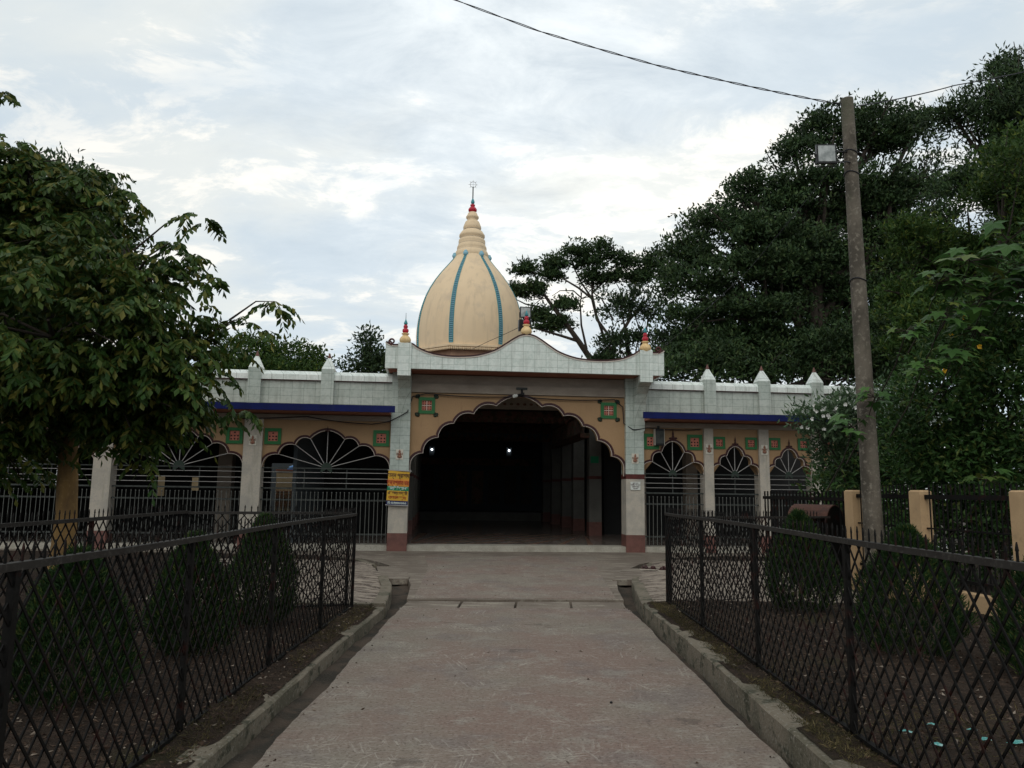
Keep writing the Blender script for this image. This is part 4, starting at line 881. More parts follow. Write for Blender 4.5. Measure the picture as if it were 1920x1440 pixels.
# ------------------------------------------------------------------ dome shrine
shrine = thing('shrine', 'shrine with a cream ribbed onion dome and ringed spire rising behind the entrance', 'shrine', P3(-.5, 22, 0), A0)
dprof = [(2.97, 9.13), (3.0, 9.5), (3.01, 10.0), (3.0, 10.4), (2.96, 10.8), (2.89, 11.25), (2.78, 11.7), (2.62, 12.2), (2.39, 12.7), (2.10, 13.2), (1.75, 13.7), (1.38, 14.15), (1.10, 14.5), (.95, 14.75)]
b = MB(); b.lathe(dprof, (0, 0, 0), 72); dm = b.build('dome', MT['dome'], shrine)
AZ = [-73, -21.5, 30.5, 82, 133, 185, 236]
for k, azd in enumerate(AZ):
    az = R_(azd); dr = Vector((math.sin(az), -math.cos(az), 0)); tg = Vector((math.cos(az), math.sin(az), 0))
    def line(off, out, r, n_=26):
        pts = []
        for i in range(n_):
            z_ = lerp(9.28, 14.72, i/(n_-1)); rr = np.interp(z_, [p[1] for p in dprof], [p[0] for p in dprof]); w_ = off*(rr/3.0)**.6
            pts.append(dr*(rr+out)+tg*w_+Vector((0, 0, z_)))
        return pts
    b = MB(); b.tube(line(-.105, .015, .035), .022, 6); b.tube(line(.105, .015, .035), .022, 6); rb = b.build('rib', MT['teal'], shrine)
    b = MB()
    L1, L2 = line(-.095, .010, 0, 48), line(.095, .010, 0, 48)
    for p_, q_ in zip(L1, L2): b.tube([p_, q_], .024, 5)
    b.build('rib_rung', MT['teal_light'], rb)
    b = MB(); A1, A2 = line(-.12, .008, 0), line(.12, .008, 0); b.add(A1+A2, [(i, i+1, 27+i, 26+i) for i in range(25)]); b.build('rib_backing', MT['rib_back'], rb)
    b = MB(); rr = .95; cc = dr*(rr+.06)+Vector((0, 0, 14.72)); b.ball(cc, (.15, .12, .15), 10, 8); b.ball(cc+Vector((0, 0, .12)), (.10, .08, .08), 8, 6); b.build('rib_crown', MT['teal_light'], rb)
# octagonal cornice and drum
def ngon(r, n=8, off=-21.5): return [(r*math.sin(R_(off+i*360/n)), -r*math.cos(R_(off+i*360/n))) for i in range(n)]
b = MB(); b.prism(ngon(3.36), 9.03, 9.13, 'z'); b.prism(ngon(3.26), 8.97, 9.029, 'z'); cor = b.build('cornice', MT['dome'], shrine)
b = MB()
pg = ngon(3.30)
for i in range(8):
    a_ = Vector(pg[i]); c_ = Vector(pg[(i+1) % 8]); n = 24
    for j in range(n):
        p = a_.lerp(c_, (j+.5)/n); b.ball((p.x, p.y, 8.93), (.05, .05, .09), 6, 5)
b.build('cornice_beads', MT['dome'], cor)
b = MB(); b.prism(ngon(2.95), 6.01, 8.969, 'z'); b.build('drum', MT['drum'], shrine)
b = MB(); b.box(-4.6, 4.6, -1.6, 3.4, 0, 6.0); b.build('shrine_base', MT['dome'], shrine)
# spire rings
sp = [(.95, 14.70), (.98, 14.80), (.95, 14.95), (.90, 15.06), (.83, 15.15), (.85, 15.24), (.84, 15.33), (.79, 15.44), (.755, 15.54), (.77, 15.65), (.75, 15.76), (.67, 15.84), (.68, 15.89), (.735, 15.97), (.73, 16.07), (.66, 16.17), (.60, 16.27), (.48, 16.37), (.50, 16.42), (.52, 16.50), (.50, 16.60), (.44, 16.76), (.40, 16.86), (.30, 16.94), (.29, 17.01), (.36, 17.09), (.37, 17.17), (.31, 17.25), (.27, 17.36), (.22, 17.44), (.001, 17.46)]
b = MB(); b.lathe(sp, (0, 0, 0), 48); b.build('spire', MT['dome'], shrine)
b = MB()
for r, z_ in ((.84, 15.12), (.76, 15.50), (.68, 15.83), (.49, 16.38), (.31, 16.92)): b.tube([(r*math.cos(a), r*math.sin(a), z_) for a in [i*2*pi/40 for i in range(41)]], .016, 5)
b.build('spire_ring', MT['beam'], shrine)
b = MB(); b.lathe([(.001, 17.44), (.14, 17.45), (.24, 17.52), (.25, 17.62), (.17, 17.74), (.09, 17.78), (.14, 17.83), (.14, 17.90), (.06, 17.95), (.001, 17.96)], (0, 0, 0), 24); b.build('finial_bulb', MT['red'], shrine)
b = MB(); b.lathe([(.05, 17.95), (.10, 18.0), (.11, 18.08), (.07, 18.2), (.03, 18.28), (.001, 18.29)], (0, 0, 0), 20); b.build('finial_tip', MT['teal'], shrine)
b = MB(); b.tube([(0, 0, 18.25), (0, 0, 19.0)], .035, 8); b.build('finial_rod', MT['greysteel'], shrine)
b = MB(); cz = 19.13
b.tube([(.17*math.cos(a), 0, cz+.17*math.sin(a)) for a in [i*2*pi/24 for i in range(25)]], .014, 5)
for i in range(8): a = i*pi/4; b.tube([(.17*math.cos(a), 0, cz+.17*math.sin(a)), (.29*math.cos(a), 0, cz+.29*math.sin(a))], [.016, .004], 5)
b.tube([(-.17, 0, cz), (.17, 0, cz)], .008, 5); b.tube([(0, 0, cz-.17), (0, 0, cz+.17)], .008, 5)
b.build('finial_wheel', MT['steel'], shrine)

# small yard building seen through the left arches
xs0, _ = vb(505, 900, 7.5); xs1, _ = vb(572, 900, 7.5); _, zt = vb(540, 883, 7.5)
t = thing('shed', 'cream slatted shed with a blue tarpaulin heaped on its roof seen through the left arch', 'shed', P3((xs0+xs1)/2, 7.5, 0), A0)
hw = (xs1-xs0)/2; b = MB(); b.box(-hw*.62, hw, 0, 1.0, .1, zt); b.build('wall', MT['cream_out'], t)
b = MB()
for i in range(6): b.box(-hw*.6, hw*.96, -.03, -.001, .95+i*.10, .975+i*.10)
b.build('slat', MT['soffit'], t)
b = MB(); b.box(-hw*.66, hw*1.03, -.06, 1.06, zt, zt+.05); b.build('roof', MT['soffit'], t)
b = MB(); b.ball((hw*.35, .3, zt+.05), (hw*.48, .3, .17), 14, 8); b.ball((hw*.55, .25, zt+.14), (hw*.22, .2, .13), 12, 8); b.build('tarpaulin', MT['tarp'], t)
xa_, _ = vb(285, 900, 8); xb_, _ = vb(380, 900, 8)
t = thing('outbuilding', 'cream painted outbuilding wall glimpsed through the far left arch', 'building', P3((xa_+xb_)/2, 8.6, 0), A0)
b = MB(); hw = (xb_-xa_)/2+.3; b.box(-hw, hw, 0, 2, 0, 3.0); b.build('wall', MT['cream_out'], t); b = MB(); b.box(-hw-.1, hw+.1, -.1, 2.1, 3.0, 3.1); b.build('roof', MT['soffit'], t); b = MB(); b.box(-hw, hw, -.02, -.001, 1.05, 1.14); b.build('painted_band', MT['band'], t)

t = thing('yard_wall', 'grey yard wall behind the left arches, mostly hidden by the grilles', 'wall', P3(-9, 12.5, 0), A0)
b = MB(); b.box(-7, 5.2, 0, .2, 0, 4.0); b.build('wall', MT['hall'], t)
# ------------------------------------------------------------------ right boundary wall with tan pillars
bw = thing('boundary_fence', 'tan pillared boundary fence with dark iron bars along the right garden', 'fence', (0, 0, 0))
nrm = Vector((-math.sin(A0), math.cos(A0), 0)); PB = Vector((5.40, 12.4, 0)); dirn = -nrm   # toward the camera
side = Vector((math.cos(A0), math.sin(A0), 0))
S = [-1.9, 0, 1.72, 3.62, 5.5]
def LB(s, o, z): v = PB+dirn*s+side*o; return (v.x, v.y, z)
def lbox(b, s0, s1, o0, o1, z0, z1, bev=.0):
    c = [LB(s0, o0, z0), LB(s1, o0, z0), LB(s1, o1, z0), LB(s0, o1, z0)]; e = bev; d_ = [LB(s0, o0, z1-e), LB(s1, o0, z1-e), LB(s1, o1, z1-e), LB(s0, o1, z1-e)]; h = [LB(s0+e, o0+e, z1), LB(s1-e, o0+e, z1), LB(s1-e, o1-e, z1), LB(s0+e, o1-e, z1)]
    if bev: b.add(c+d_+h, [(3, 2, 1, 0), (0, 1, 5, 4), (1, 2, 6, 5), (2, 3, 7, 6), (3, 0, 4, 7), (4, 5, 9, 8), (5, 6, 10, 9), (6, 7, 11, 10), (7, 4, 8, 11), (8, 9, 10, 11)])
    else: b.add(c+d_, [(3, 2, 1, 0), (0, 1, 5, 4), (1, 2, 6, 5), (2, 3, 7, 6), (3, 0, 4, 7), (4, 5, 6, 7)])
for s in S[1:]:
    b = MB(); lbox(b, s-.125, s+.125, 0, .17, 0, 1.68, .02); b.build('pillar', MT['tan'], bw)
for a_, c_ in zip(S[1:-1], S[2:]):
    b = MB(); lbox(b, a_+.126, c_-.126, .03, .15, 0, .42, .01); b.build('low_wall', MT['tan'], bw)
    b = MB(); lbox(b, a_+.127, c_-.127, .06, .11, 1.56, 1.62); lbox(b, a_+.127, c_-.127, .07, .10, .52, .56); lbox(b, a_+.127, c_-.127, .07, .10, 1.16, 1.18); b.build('rail', MT['iron'], bw)
    b = MB(); n = int((c_-a_-.25)/.085)
    for i in range(n):
        s = a_+.16+i*(c_-a_-.3)/(n-1); b.bar(LB(s, .115, .44), LB(s, .115, 1.76), .014, .014, up=tuple(dirn)); 
    b.build('picket', MT['iron'], bw)
gt = thing('iron_gate', 'dark slatted iron gate panel beyond the first tan pillar before the white flowering shrub', 'gate', (0, 0, 0))
b = MB(); lbox(b, -3.4, -.14, .06, .11, 1.50, 1.56); lbox(b, -3.4, -.14, .06, .11, .1, .16); b.build('frame', MT['iron'], gt)
b = MB()
for i in range(24): s = -3.35+i*.138; b.bar(LB(s, .085, .1), LB(s, .085, 1.66), .02, .03, up=tuple(dirn))
b.build('bar', MT['iron'], gt)

# utility pole, floodlight, cables
pb = at(1641, 1030, 11.3); pb[2] = 0.05; ptop = at(1588, 186, 11.3)
pole = thing('utility_pole', 'tall weathered round concrete pole leaning slightly behind the right fence', 'pole', (0, 0, 0))
b = MB(); N_ = 14; b.tube([Vector(pb).lerp(Vector(ptop), i/N_) for i in range(N_+1)], [lerp(.142, .092, i/N_) for i in range(N_+1)], 24); b.build('shaft', MT['concrete_pole'], pole)
b = MB()
for yy in (0.885, 0.84, .62):
    c_ = Vector(pb).lerp(Vector(ptop), yy); r_ = lerp(.142, .092, yy)+.006
    b.tube([c_+Vector((r_*math.cos(a), r_*math.sin(a), .02*math.sin(a*2))) for a in [i*2*pi/20 for i in range(21)]], .010, 5)
b.build('binding_wire', MT['wire'], pole)
fp = at(1549, 289, 11.1); fl2 = floodlight('floodlight', 'square floodlight with pale lens strapped to the side of the tall pole', fp, -.05, .30)
b = MB(); q_ = Vector(pb).lerp(Vector(ptop), .885)-Vector(fp); b.tube([(.16, .02, .05), (q_.x*.6, q_.y*.6, q_.z*.6+.02), tuple(q_)], .014, 6); b.tube([(.16, .02, -.12), (q_.x*.7, .05, -.10), (q_.x, q_.y, -.06)], .012, 6); b.build('mounting_arm', MT['black'], fl2)
def cable(name, label, pts, r, sag=0.0, twist=False):
    P = [Vector(p) for p in pts]; b = MB(); out = []
    for i in range(len(P)-1):
        n = 24
        for j in range(n):
            t_ = j/n; p = P[i].lerp(P[i+1], t_); p.z -= sag*4*t_*(1-t_)*(P[i+1]-P[i]).length; out.append(p)
    out.append(P[-1])
    if twist:
        for ph in (0, pi):
            b.tube([p+Vector((0, math.sin(i*.55+ph), math.cos(i*.55+ph)))*r*1.5 for i, p in enumerate(out)], r, 5)
    else: b.tube(out, r, 5)
    return tag(b.build(name, MT['wire']), label, 'cable')
cable('overhead_cable', 'twisted black cable sagging across the sky from the top edge to the pole', [at(700, -60, 11.9), at(1010, 58, 11.7), at(1230, 122, 11.6), at(1420, 165, 11.4), at(1578, 196, 11.25)], .007, .004, True)
cable('overhead_cable', 'thin cable running from the pole top to the right over the trees', [at(1598, 200, 11.25), at(1700, 182, 12), at(1790, 160, 12.6), at(1985, 120, 13.5)], .010, .006)
cable('guy_wire', 'thin wire slanting from the pole down to the scroll of the entrance gable', [at(1572, 300, 11.2), at(1400, 510, 14.5), P3(cx+3.6, GF, 5.40)], .005, .006)
cable('lamp_wire', 'thin brown wire slanting across the cream dome to the gable floodlight', [P3(.05, GF+.4, 6.0), P3(-.9, GF+.6, 5.55), P3(-1.3, GF+.7, 5.36)], .007, .01)
cable('facade_cable', 'black cable sagging under the blue edged eave left of the entrance', [P3(-9.5, -.12, 3.42), P3(-5.6, -.12, 3.45), P3(-3.9, -.16, 3.28), P3(-3.45, -.18, 3.36), P3(-2.98, -.20, 3.62), P3(-2.86, -.08, 4.05), P3(-2.5, -.08, 4.14), P3(.0, -.08, 4.12), P3(2.6, -.08, 4.10), P3(2.84, -.08, 3.9), P3(2.86, -.10, 3.45), P3(3.1, -.17, 3.28), P3(3.5, -.12, 3.34), P3(5.0, -.1, 3.33)], .014, .02)

# rusty barrel-topped bin beyond the right garden
bp = at(1530, 990, 13.0)
t = thing('rusty_bin', 'rusty half round sheet metal hood with an open dark front beyond the right garden fence', 'bin', (bp[0], 13.0, 0), R_(-48))
H0 = 1.10; RR = .34; HL = .34
def arc(r, a0, a1, n=14): return [(r*math.cos(lerp(a0, a1, i/n)), H0+r*math.sin(lerp(a0, a1, i/n))) for i in range(n+1)]
b = MB(); b.strip(arc(RR, 0, pi*.86), 0, .02, -HL, HL)
for i in range(len(b.v)): x_, y_, z_ = b.v[i]; b.v[i] = (y_, x_, z_)
b.build('curved_cover', MT['rust'], t)
for sx in (-1, 1):
    b = MB(); b.prism([(RR-.01, .1)]+arc(RR-.012, 0, pi)+[(-RR+.01, .1)], sx*(HL-.03), sx*(HL-.01), 'x'); b.build('side_plate', MT['iron'], t)
b = MB(); b.box(-HL+.03, HL-.03, RR-.05, RR-.02, .1, H0); b.build('back_plate', MT['iron'], t); b = MB(); b.box(-HL+.03, HL-.03, -RR+.03, -RR+.05, .1, H0-.12); b.build('front_plate', MT['iron'], t)

# sandals left on the right kerb
def shoe(label, loc, rz):
    t = thing('sandal', label, 'shoe', loc, rz, 'footwear left by the right kerb'); 
    out = [(-.045, -.15), (.0, -.165), (.045, -.15), (.04, -.03), (.055, .06), (.04, .14), (0, .165), (-.04, .14), (-.05, .06), (-.036, -.03)]
    b = MB(); b.prism(out, 0, .020, 'z'); b.build('sole', MT['plaster'], t)
    b = MB(); b.prism([(p[0]*.92, p[1]*.95) for p in out], .0203, .034, 'z')
    b.tube([(-.05, .02, .03), (-.02, .05, .075), (.02, .05, .075), (.05, .02, .03)], .022, 8); b.tube([(-.045, .09, .03), (0, .10, .06), (.045, .09, .03)], .02, 8)
    b.ball((0, -.10, .05), (.04, .05, .035), 10, 6); b.build('upper', MT['upper'], t)
MT['upper']=mat('dark_red_leather',(.045,.014,.014),.5)
shoe('brown sandal with pale sole lying nearest the dark drain mouth by the right kerb', (2.66, 15.1, .125), R_(70)); shoe('brown sandal with pale sole lying outermost, nearer the right fence', (2.98, 14.95, .125), R_(105))

# ------------------------------------------------------------------ trees
def tree(name, label, base, top, r0, blobs, m_leaf, m_bark, dens, per, spread, ln, wd, shell=.55, up=.3, flat=.8, droop=.25, nsub=4, seed=1, group=None, taper=.4, pad=None):
    t = thing(name, label, 'tree' if 'tree' in name else 'shrub', (base[0], base[1], 0), 0, group)
    bl = [(np.array(c)-np.array([base[0], base[1], 0]), r) for c, r in blobs]
    limbs('trunk', (0, 0, base[2]), Vector(top)-Vector((base[0], base[1], 0)), r0, bl, m_bark, t, nsub, seed=seed, taper=taper)
    C, Nn = pts_in_blobs(bl, dens, shell) if pad is None else pads(bl, *pad, shell=shell)
    V, Fq = tufts(C, Nn, per, spread, ln, wd, up, flat, droop); np_mesh('crown', V, Fq, m_leaf, t)
    return t, bl

# near left tree: drooping compound leaves
def compound_crown(bl, dens, parent, m, ln=.42, pairs=6, lf=.15, lw=.066, shell=.72, pad=None):
    C, Nn = pts_in_blobs(bl, dens, shell) if pad is None else pads(bl, *pad, shell=shell); n = len(C)
    D = Nn*1.0+RNG.normal(size=(n, 3))*.45; D[:, 2] = D[:, 2]*.35+.25; D /= np.linalg.norm(D, axis=1, keepdims=True)
    Ls = ln*RNG.uniform(.7, 1.25, n); parts = []
    side_ = np.cross(D, np.array([0, 0, 1.])); side_ /= np.linalg.norm(side_, axis=1, keepdims=True)
    for k in range(pairs+1):
        t_ = (k+.6)/(pairs+.6); pos = C+D*(Ls*t_)[:, None]; pos[:, 2] -= Ls*.75*t_**2
        for s_ in ((-1, 1) if k < pairs else (0,)):
            dd = side_*s_*.8+D*.45+RNG.normal(size=(n, 3))*.12; dd[:, 2] -= .75+.4*t_
            rl = RNG.normal(size=n)*.5+(pi/2)
            V, Fq = leaves(pos, dd, lf*(1.15-.4*abs(t_-.6))*RNG.uniform(.8, 1.2, n), lw*RNG.uniform(.85, 1.2, n)*np.ones(n), None if k == pairs else None, fold=.18, droop=.12); parts.append((V, Fq))
    V, Fq = merge(parts); return np_mesh('crown', V, Fq, m, parent)
lt_base = (-7.3, 13.2, .05)
lt = thing('broadleaf_tree', 'large near tree with drooping compound leaves and an ochre washed trunk on the left', 'tree', (lt_base[0], lt_base[1], 0))
LB_ = [blob(95, 420, 12.5, 140, 112), blob(15, 330, 12.0, 100, 75), blob(250, 515, 12.0, 105, 82), blob(90, 600, 11.0, 190, 160), blob(275, 640, 11.6, 112, 98), blob(368, 650, 12.4, 46, 70), blob(210, 740, 11.8, 190, 70), blob(315, 735, 12.2, 46, 52), blob(-80, 500, 12, 160, 220), blob(-60, 720, 11.5, 160, 90), blob(270, 795, 12.4, 60, 34), blob(40, 790, 12.5, 120, 62), blob(-20, 840, 12.8, 120, 60), blob(210, 815, 12.6, 70, 45), blob(100, 700, 12.6, 150, 90), blob(290, 765, 12.2, 52, 46), blob(250, 700, 11.4, 110, 70)]
bl = [(np.array(c)-np.array([lt_base[0], lt_base[1], 0]), r) for c, r in LB_]
tb = MB(); rr_ = [.24, .19, .165, .16, .15, .14, .13]; q0 = at(112, 1085, 13.2)-np.array([lt_base[0], lt_base[1], 0]); q1 = at(140, 720, 13.2)-np.array([lt_base[0], lt_base[1], 0]); q0[2] = .05
tb.tube([Vector(q0).lerp(Vector(q1), i/6)+Vector((.03*math.sin(i), 0, 0)) for i in range(7)], rr_, 16); tb.build('trunk', MT['trunk_tan'], lt)
lb = MB(); rd = random.Random(3)
for c, r in bl:
    s_ = Vector(q1)+Vector((0, 0, -rd.uniform(0, .7))); e = Vector(c); md = s_.lerp(e, .5)+Vector((0, 0, .2))
    lb.tube([s_, s_.lerp(md, .5), md, md.lerp(e, .5), e], [.085, .07, .055, .04, .02], 7)
    for _ in range(7):
        d = Vector((rd.gauss(0, 1), rd.gauss(0, 1), rd.gauss(0, 1))).normalized(); f = e+Vector((d.x*r[0], d.y*r[1], d.z*r[2]))*.95; lb.tube([md.lerp(e, .6), e.lerp(f, .4)+Vector((0, 0, .1)), f], [.03, .018, .007], 5)
for p0, p1, p2 in (((250, 470), (310, 420), (345, 405)), ((430, 600), (480, 565), (515, 565)), ((400, 620), (440, 600), (462, 608)), ((-10, 300), (30, 290), (60, 275))):
    lb.tube([Vector(at(*p, 12.2))-Vector((lt_base[0], lt_base[1], 0)) for p in (p0, p1, p2)], [.02, .012, .006], 5)
lb.build('limb', MT['bark'], lt)
tips = [(at(x_, y_, 12.2)-np.array([lt_base[0], lt_base[1], 0]), np.array([w_, .2, h_])) for x_, y_, w_, h_ in ((368, 410, .22, .07), (325, 465, .10, .05), (342, 480, .15, .10), (395, 535, .22, .12), (522, 572, .07, .06), (470, 620, .2, .10), (235, 380, .10, .10), (8, 275, .2, .2), (0, 190, .1, .1), (408, 700, .10, .25), (452, 772, .06, .05), (270, 850, .12, .12))]
compound_crown(bl, 26, lt, MT['lf_big'], pad=(2.9, .50, .26, 11))
compound_crown(tips, 22, lt, MT['lf_big'], ln=.34)
# dark tree behind it
tree('broadleaf_tree', 'dark tree whose crown shows just above and behind the near left tree', at(150, 900, 26)*np.array([1, 1, 0]), at(130, 500, 26), .3, [blob(100, 400, 26, 110, 85), blob(165, 365, 26, 42, 30), blob(60, 500, 26, 150, 120), blob(-60, 560, 25, 150, 220), blob(60, 760, 24, 160, 110), blob(-80, 820, 22, 140, 100)], MT['lf_dark'], MT['bark'], 12, 9, .22, .22, .09, seed=5)
# low distant trees behind the left wing
for i, (bls, lab, mm) in enumerate((([blob(470, 665, 52, 60, 30), blob(545, 672, 52, 62, 26), blob(590, 690, 52, 30, 15), blob(500, 700, 51, 110, 20)], 'low rounded green tree crown showing over the left wing parapet', 'lf_green'), ([blob(690, 640, 46, 16, 22), blob(700, 672, 46, 25, 24), blob(665, 685, 46, 22, 14), blob(715, 690, 46, 30, 25)], 'feathery grey green tree rising just left of the entrance gable', 'lf_far'))):
    c0 = bls[0][0]; tree('distant_tree', lab, (c0[0], c0[1], 0), c0+np.array([0, 0, -.5]), .22, bls, MT[mm], MT['bark'], 9 if i == 0 else 10, 8, .28, .30, .13, seed=9+i)
# spreading tree with visible branches right of the dome
YA = 46
BA = [blob(985, 500, YA, 28, 28), blob(965, 545, YA, 26, 22), blob(1000, 540, YA, 30, 22), blob(1040, 490, YA, 28, 16), blob(1085, 470, YA, 42, 24), blob(1130, 470, YA, 34, 26), blob(1175, 490, YA, 40, 26), blob(1220, 490, YA, 34, 30), blob(1250, 505, YA, 30, 36), blob(1060, 570, YA, 24, 14), blob(1050, 600, YA, 20, 16), blob(1030, 610, YA, 14, 10), blob(1115, 520, YA, 30, 14), blob(1010, 590, YA, 10, 7), blob(1035, 515, YA, 26, 16), blob(1150, 515, YA, 34, 20), blob(1200, 520, YA, 34, 24), blob(1105, 490, YA, 34, 18)]
at_base = at(1125, 800, YA)*np.array([1, 1, 0]); ta = thing('spreading_tree', 'airy spreading tree with bare arching branches right of the dome', 'tree', (at_base[0], at_base[1], 0))
off = Vector((at_base[0], at_base[1], 0)); b = MB()
def AP(px_, py_, dy=0): return Vector(at(px_, py_, YA+dy))-off
b.tube([Vector((0, 0, 0)), AP(1120, 720), AP(1108, 668)], [.42, .34, .27], 10); b.build('trunk', MT['bark'], ta)
b = MB()
for ln_, r_ in (([(1112, 680), (1085, 640), (1060, 605), (1040, 580), (1015, 545), (1005, 520)], .20), ([(1085, 640), (1060, 632), (1020, 620), (990, 612), (975, 606)], .10), ([(1060, 605), (1035, 590), (1010, 575), (985, 570), (965, 560)], .09), ([(1100, 655), (1090, 610), (1088, 570), (1092, 540)], .08), ([(1112, 680), (1150, 640), (1120, 600), (1110, 560), (1085, 540), (1060, 525), (1045, 515)], .12), ([(1135, 640), (1118, 590), (1110, 550), (1112, 510), (1110, 490)], .09), ([(1110, 560), (1090, 530), (1075, 500), (1070, 485)], .07), ([(1112, 680), (1150, 650), (1180, 600), (1190, 540), (1200, 500)], .16), ([(1150, 600), (1128, 560), (1100, 540)], .07), ([(1180, 600), (1215, 560), (1235, 520)], .09), ([(1110, 550), (1140, 520), (1160, 500)], .07), ([(1060, 605), (1050, 590), (1058, 575)], .05), ([(1092, 560), (1075, 545), (1050, 545), (1035, 555)], .05), ([(1015, 545), (990, 530), (975, 540)], .06), ([(1005, 520), (995, 505), (985, 495)], .05)):
    b.tube([AP(x_, y_, .5*math.sin(x_*.3)) for x_, y_ in ln_], [r_*(1-.7*i/(len(ln_)-1)) for i in range(len(ln_))], 6)
rd = random.Random(5)
for _ in range(46):
    x_, y_ = rd.choice([(1090, 560), (1110, 540), (1015, 560), (1050, 600), (1130, 590), (1000, 600), (1180, 560)]); an = rd.uniform(0, 2*pi); l_ = rd.uniform(14, 42)
    b.tube([AP(x_, y_), AP(x_+l_*.5*math.cos(an), y_+l_*.5*math.sin(an)-2), AP(x_+l_*math.cos(an), y_+l_*math.sin(an)*.8)], [.035, .022, .01], 4)
b.build('branch', MT['bark'], ta)
bl = [(c-np.array(off), r) for c, r in BA]; C, Nn = pads(bl, 1.25, .80, .50, 20, .1); np_mesh('crown', *tufts(C, Nn, 8, .15, .24, .11, .1, .55), MT['lf_dark'], ta)
tree('broadleaf_tree', 'fresh green bushy tree standing between the airy tree and the big dark tree', at(1180, 800, 40)*np.array([1, 1, 0]), at(1180, 660, 40), .3, [blob(1165, 560, 40, 52, 50), blob(1215, 575, 40, 48, 52), blob(1180, 640, 40, 62, 40), blob(1240, 640, 40, 60, 45), blob(1140, 670, 40, 38, 24), blob(1200, 690, 40, 90, 30)], MT['lf_far'], MT['bark'], 6.5, 8, .17, .23, .10, .3, seed=21, pad=(.75, .85, .4, 17))
# big dark tree
BB = [blob(1300, 560, 36, 70, 120), blob(1290, 470, 36, 60, 55), blob(1350, 420, 36, 70, 62), blob(1400, 350, 36, 55, 45), blob(1440, 400, 36, 90, 90), blob(1490, 290, 36, 62, 50), blob(1560, 250, 36, 80, 55), blob(1650, 240, 36, 90, 58), blob(1705, 235, 36, 45, 50), blob(1560, 360, 36, 120, 60), blob(1680, 350, 36, 80, 55), blob(1400, 560, 36, 120, 110), blob(1520, 520, 37, 120, 90), blob(1340, 650, 36, 130, 60), blob(1480, 660, 36, 130, 60), blob(1630, 620, 37, 130, 110), blob(1700, 480, 37, 90, 80), blob(1745, 330, 37, 42, 60), blob(1600, 450, 38, 130, 90), blob(1460, 470, 35, 110, 80), blob(1760, 520, 37, 60, 100)]
tree('broadleaf_tree', 'huge dark rounded tree filling the sky behind the right wing and pole', at(1520, 800, 36)*np.array([1, 1, 0]), at(1530, 520, 36), .65, BB, MT['lf_dark'], MT['bark'], 5.6, 8, .16, .22, .10, .70, flat=.6, seed=31, taper=.5, pad=(1.15, 1.2, .5, 23))
tree('hedge_row', 'dark low tree belt filling the gap just above the right wing parapet', at(1450, 800, 33)*np.array([1, 1, 0]), at(1450, 700, 33), .25, [blob(x_, 690+8*math.sin(x_), 33, 62, 42) for x_ in range(1190, 1700, 62)]+[blob(1330, 655, 33, 70, 40), blob(1560, 650, 33, 80, 50), blob(1650, 640, 33, 60, 70)], MT['lf_dark'], MT['bark'], 5.6, 8, .18, .22, .10, .5, seed=33, pad=(1.0, .8, .4, 18))
# layered tree upper right
BC = [blob(1905, 130, 24, 45, 60), blob(1860, 180, 24, 55, 50), blob(1830, 230, 24, 62, 34), blob(1880, 270, 24, 60, 50), blob(1780, 215, 24, 30, 20), blob(1800, 345, 24, 66, 44), blob(1850, 330, 24, 60, 50), blob(1760, 400, 24, 60, 40), blob(1930, 220, 23, 60, 110), blob(1950, 380, 22, 90, 120)]
tree('layered_tree', 'tall dark tree with fine pointed leaves reaching the upper right corner', at(1960, 900, 24)*np.array([1, 1, 0]), at(1945, 400, 24), .4, BC, MT['lf_dark'], MT['bark'], 10, 8, .13, .20, .055, .6, flat=.6, seed=41, pad=(2.0, .8, .32, 20))
BD = [blob(1715, 430, 20, 60, 52), blob(1725, 470, 20, 74, 70), blob(1880, 330, 19, 60, 70), blob(1920, 300, 18, 60, 90), blob(1800, 470, 20, 60, 50), blob(1840, 520, 20, 80, 80), blob(1740, 540, 20, 90, 70), blob(1900, 420, 19, 60, 110), blob(1700, 640, 20, 60, 60), blob(1800, 620, 19, 110, 90), blob(1700, 560, 20, 50, 80)]
tree('broadleaf_tree', 'yellowish green leafy tree immediately right of the pole in front of the dark tree', at(1830, 900, 20)*np.array([1, 1, 0]), at(1800, 560, 20), .25, BD, MT['lf_green'], MT['bark'], 11, 7, .11, .15, .06, .55, seed=51, pad=(2.6, .6, .28, 18))
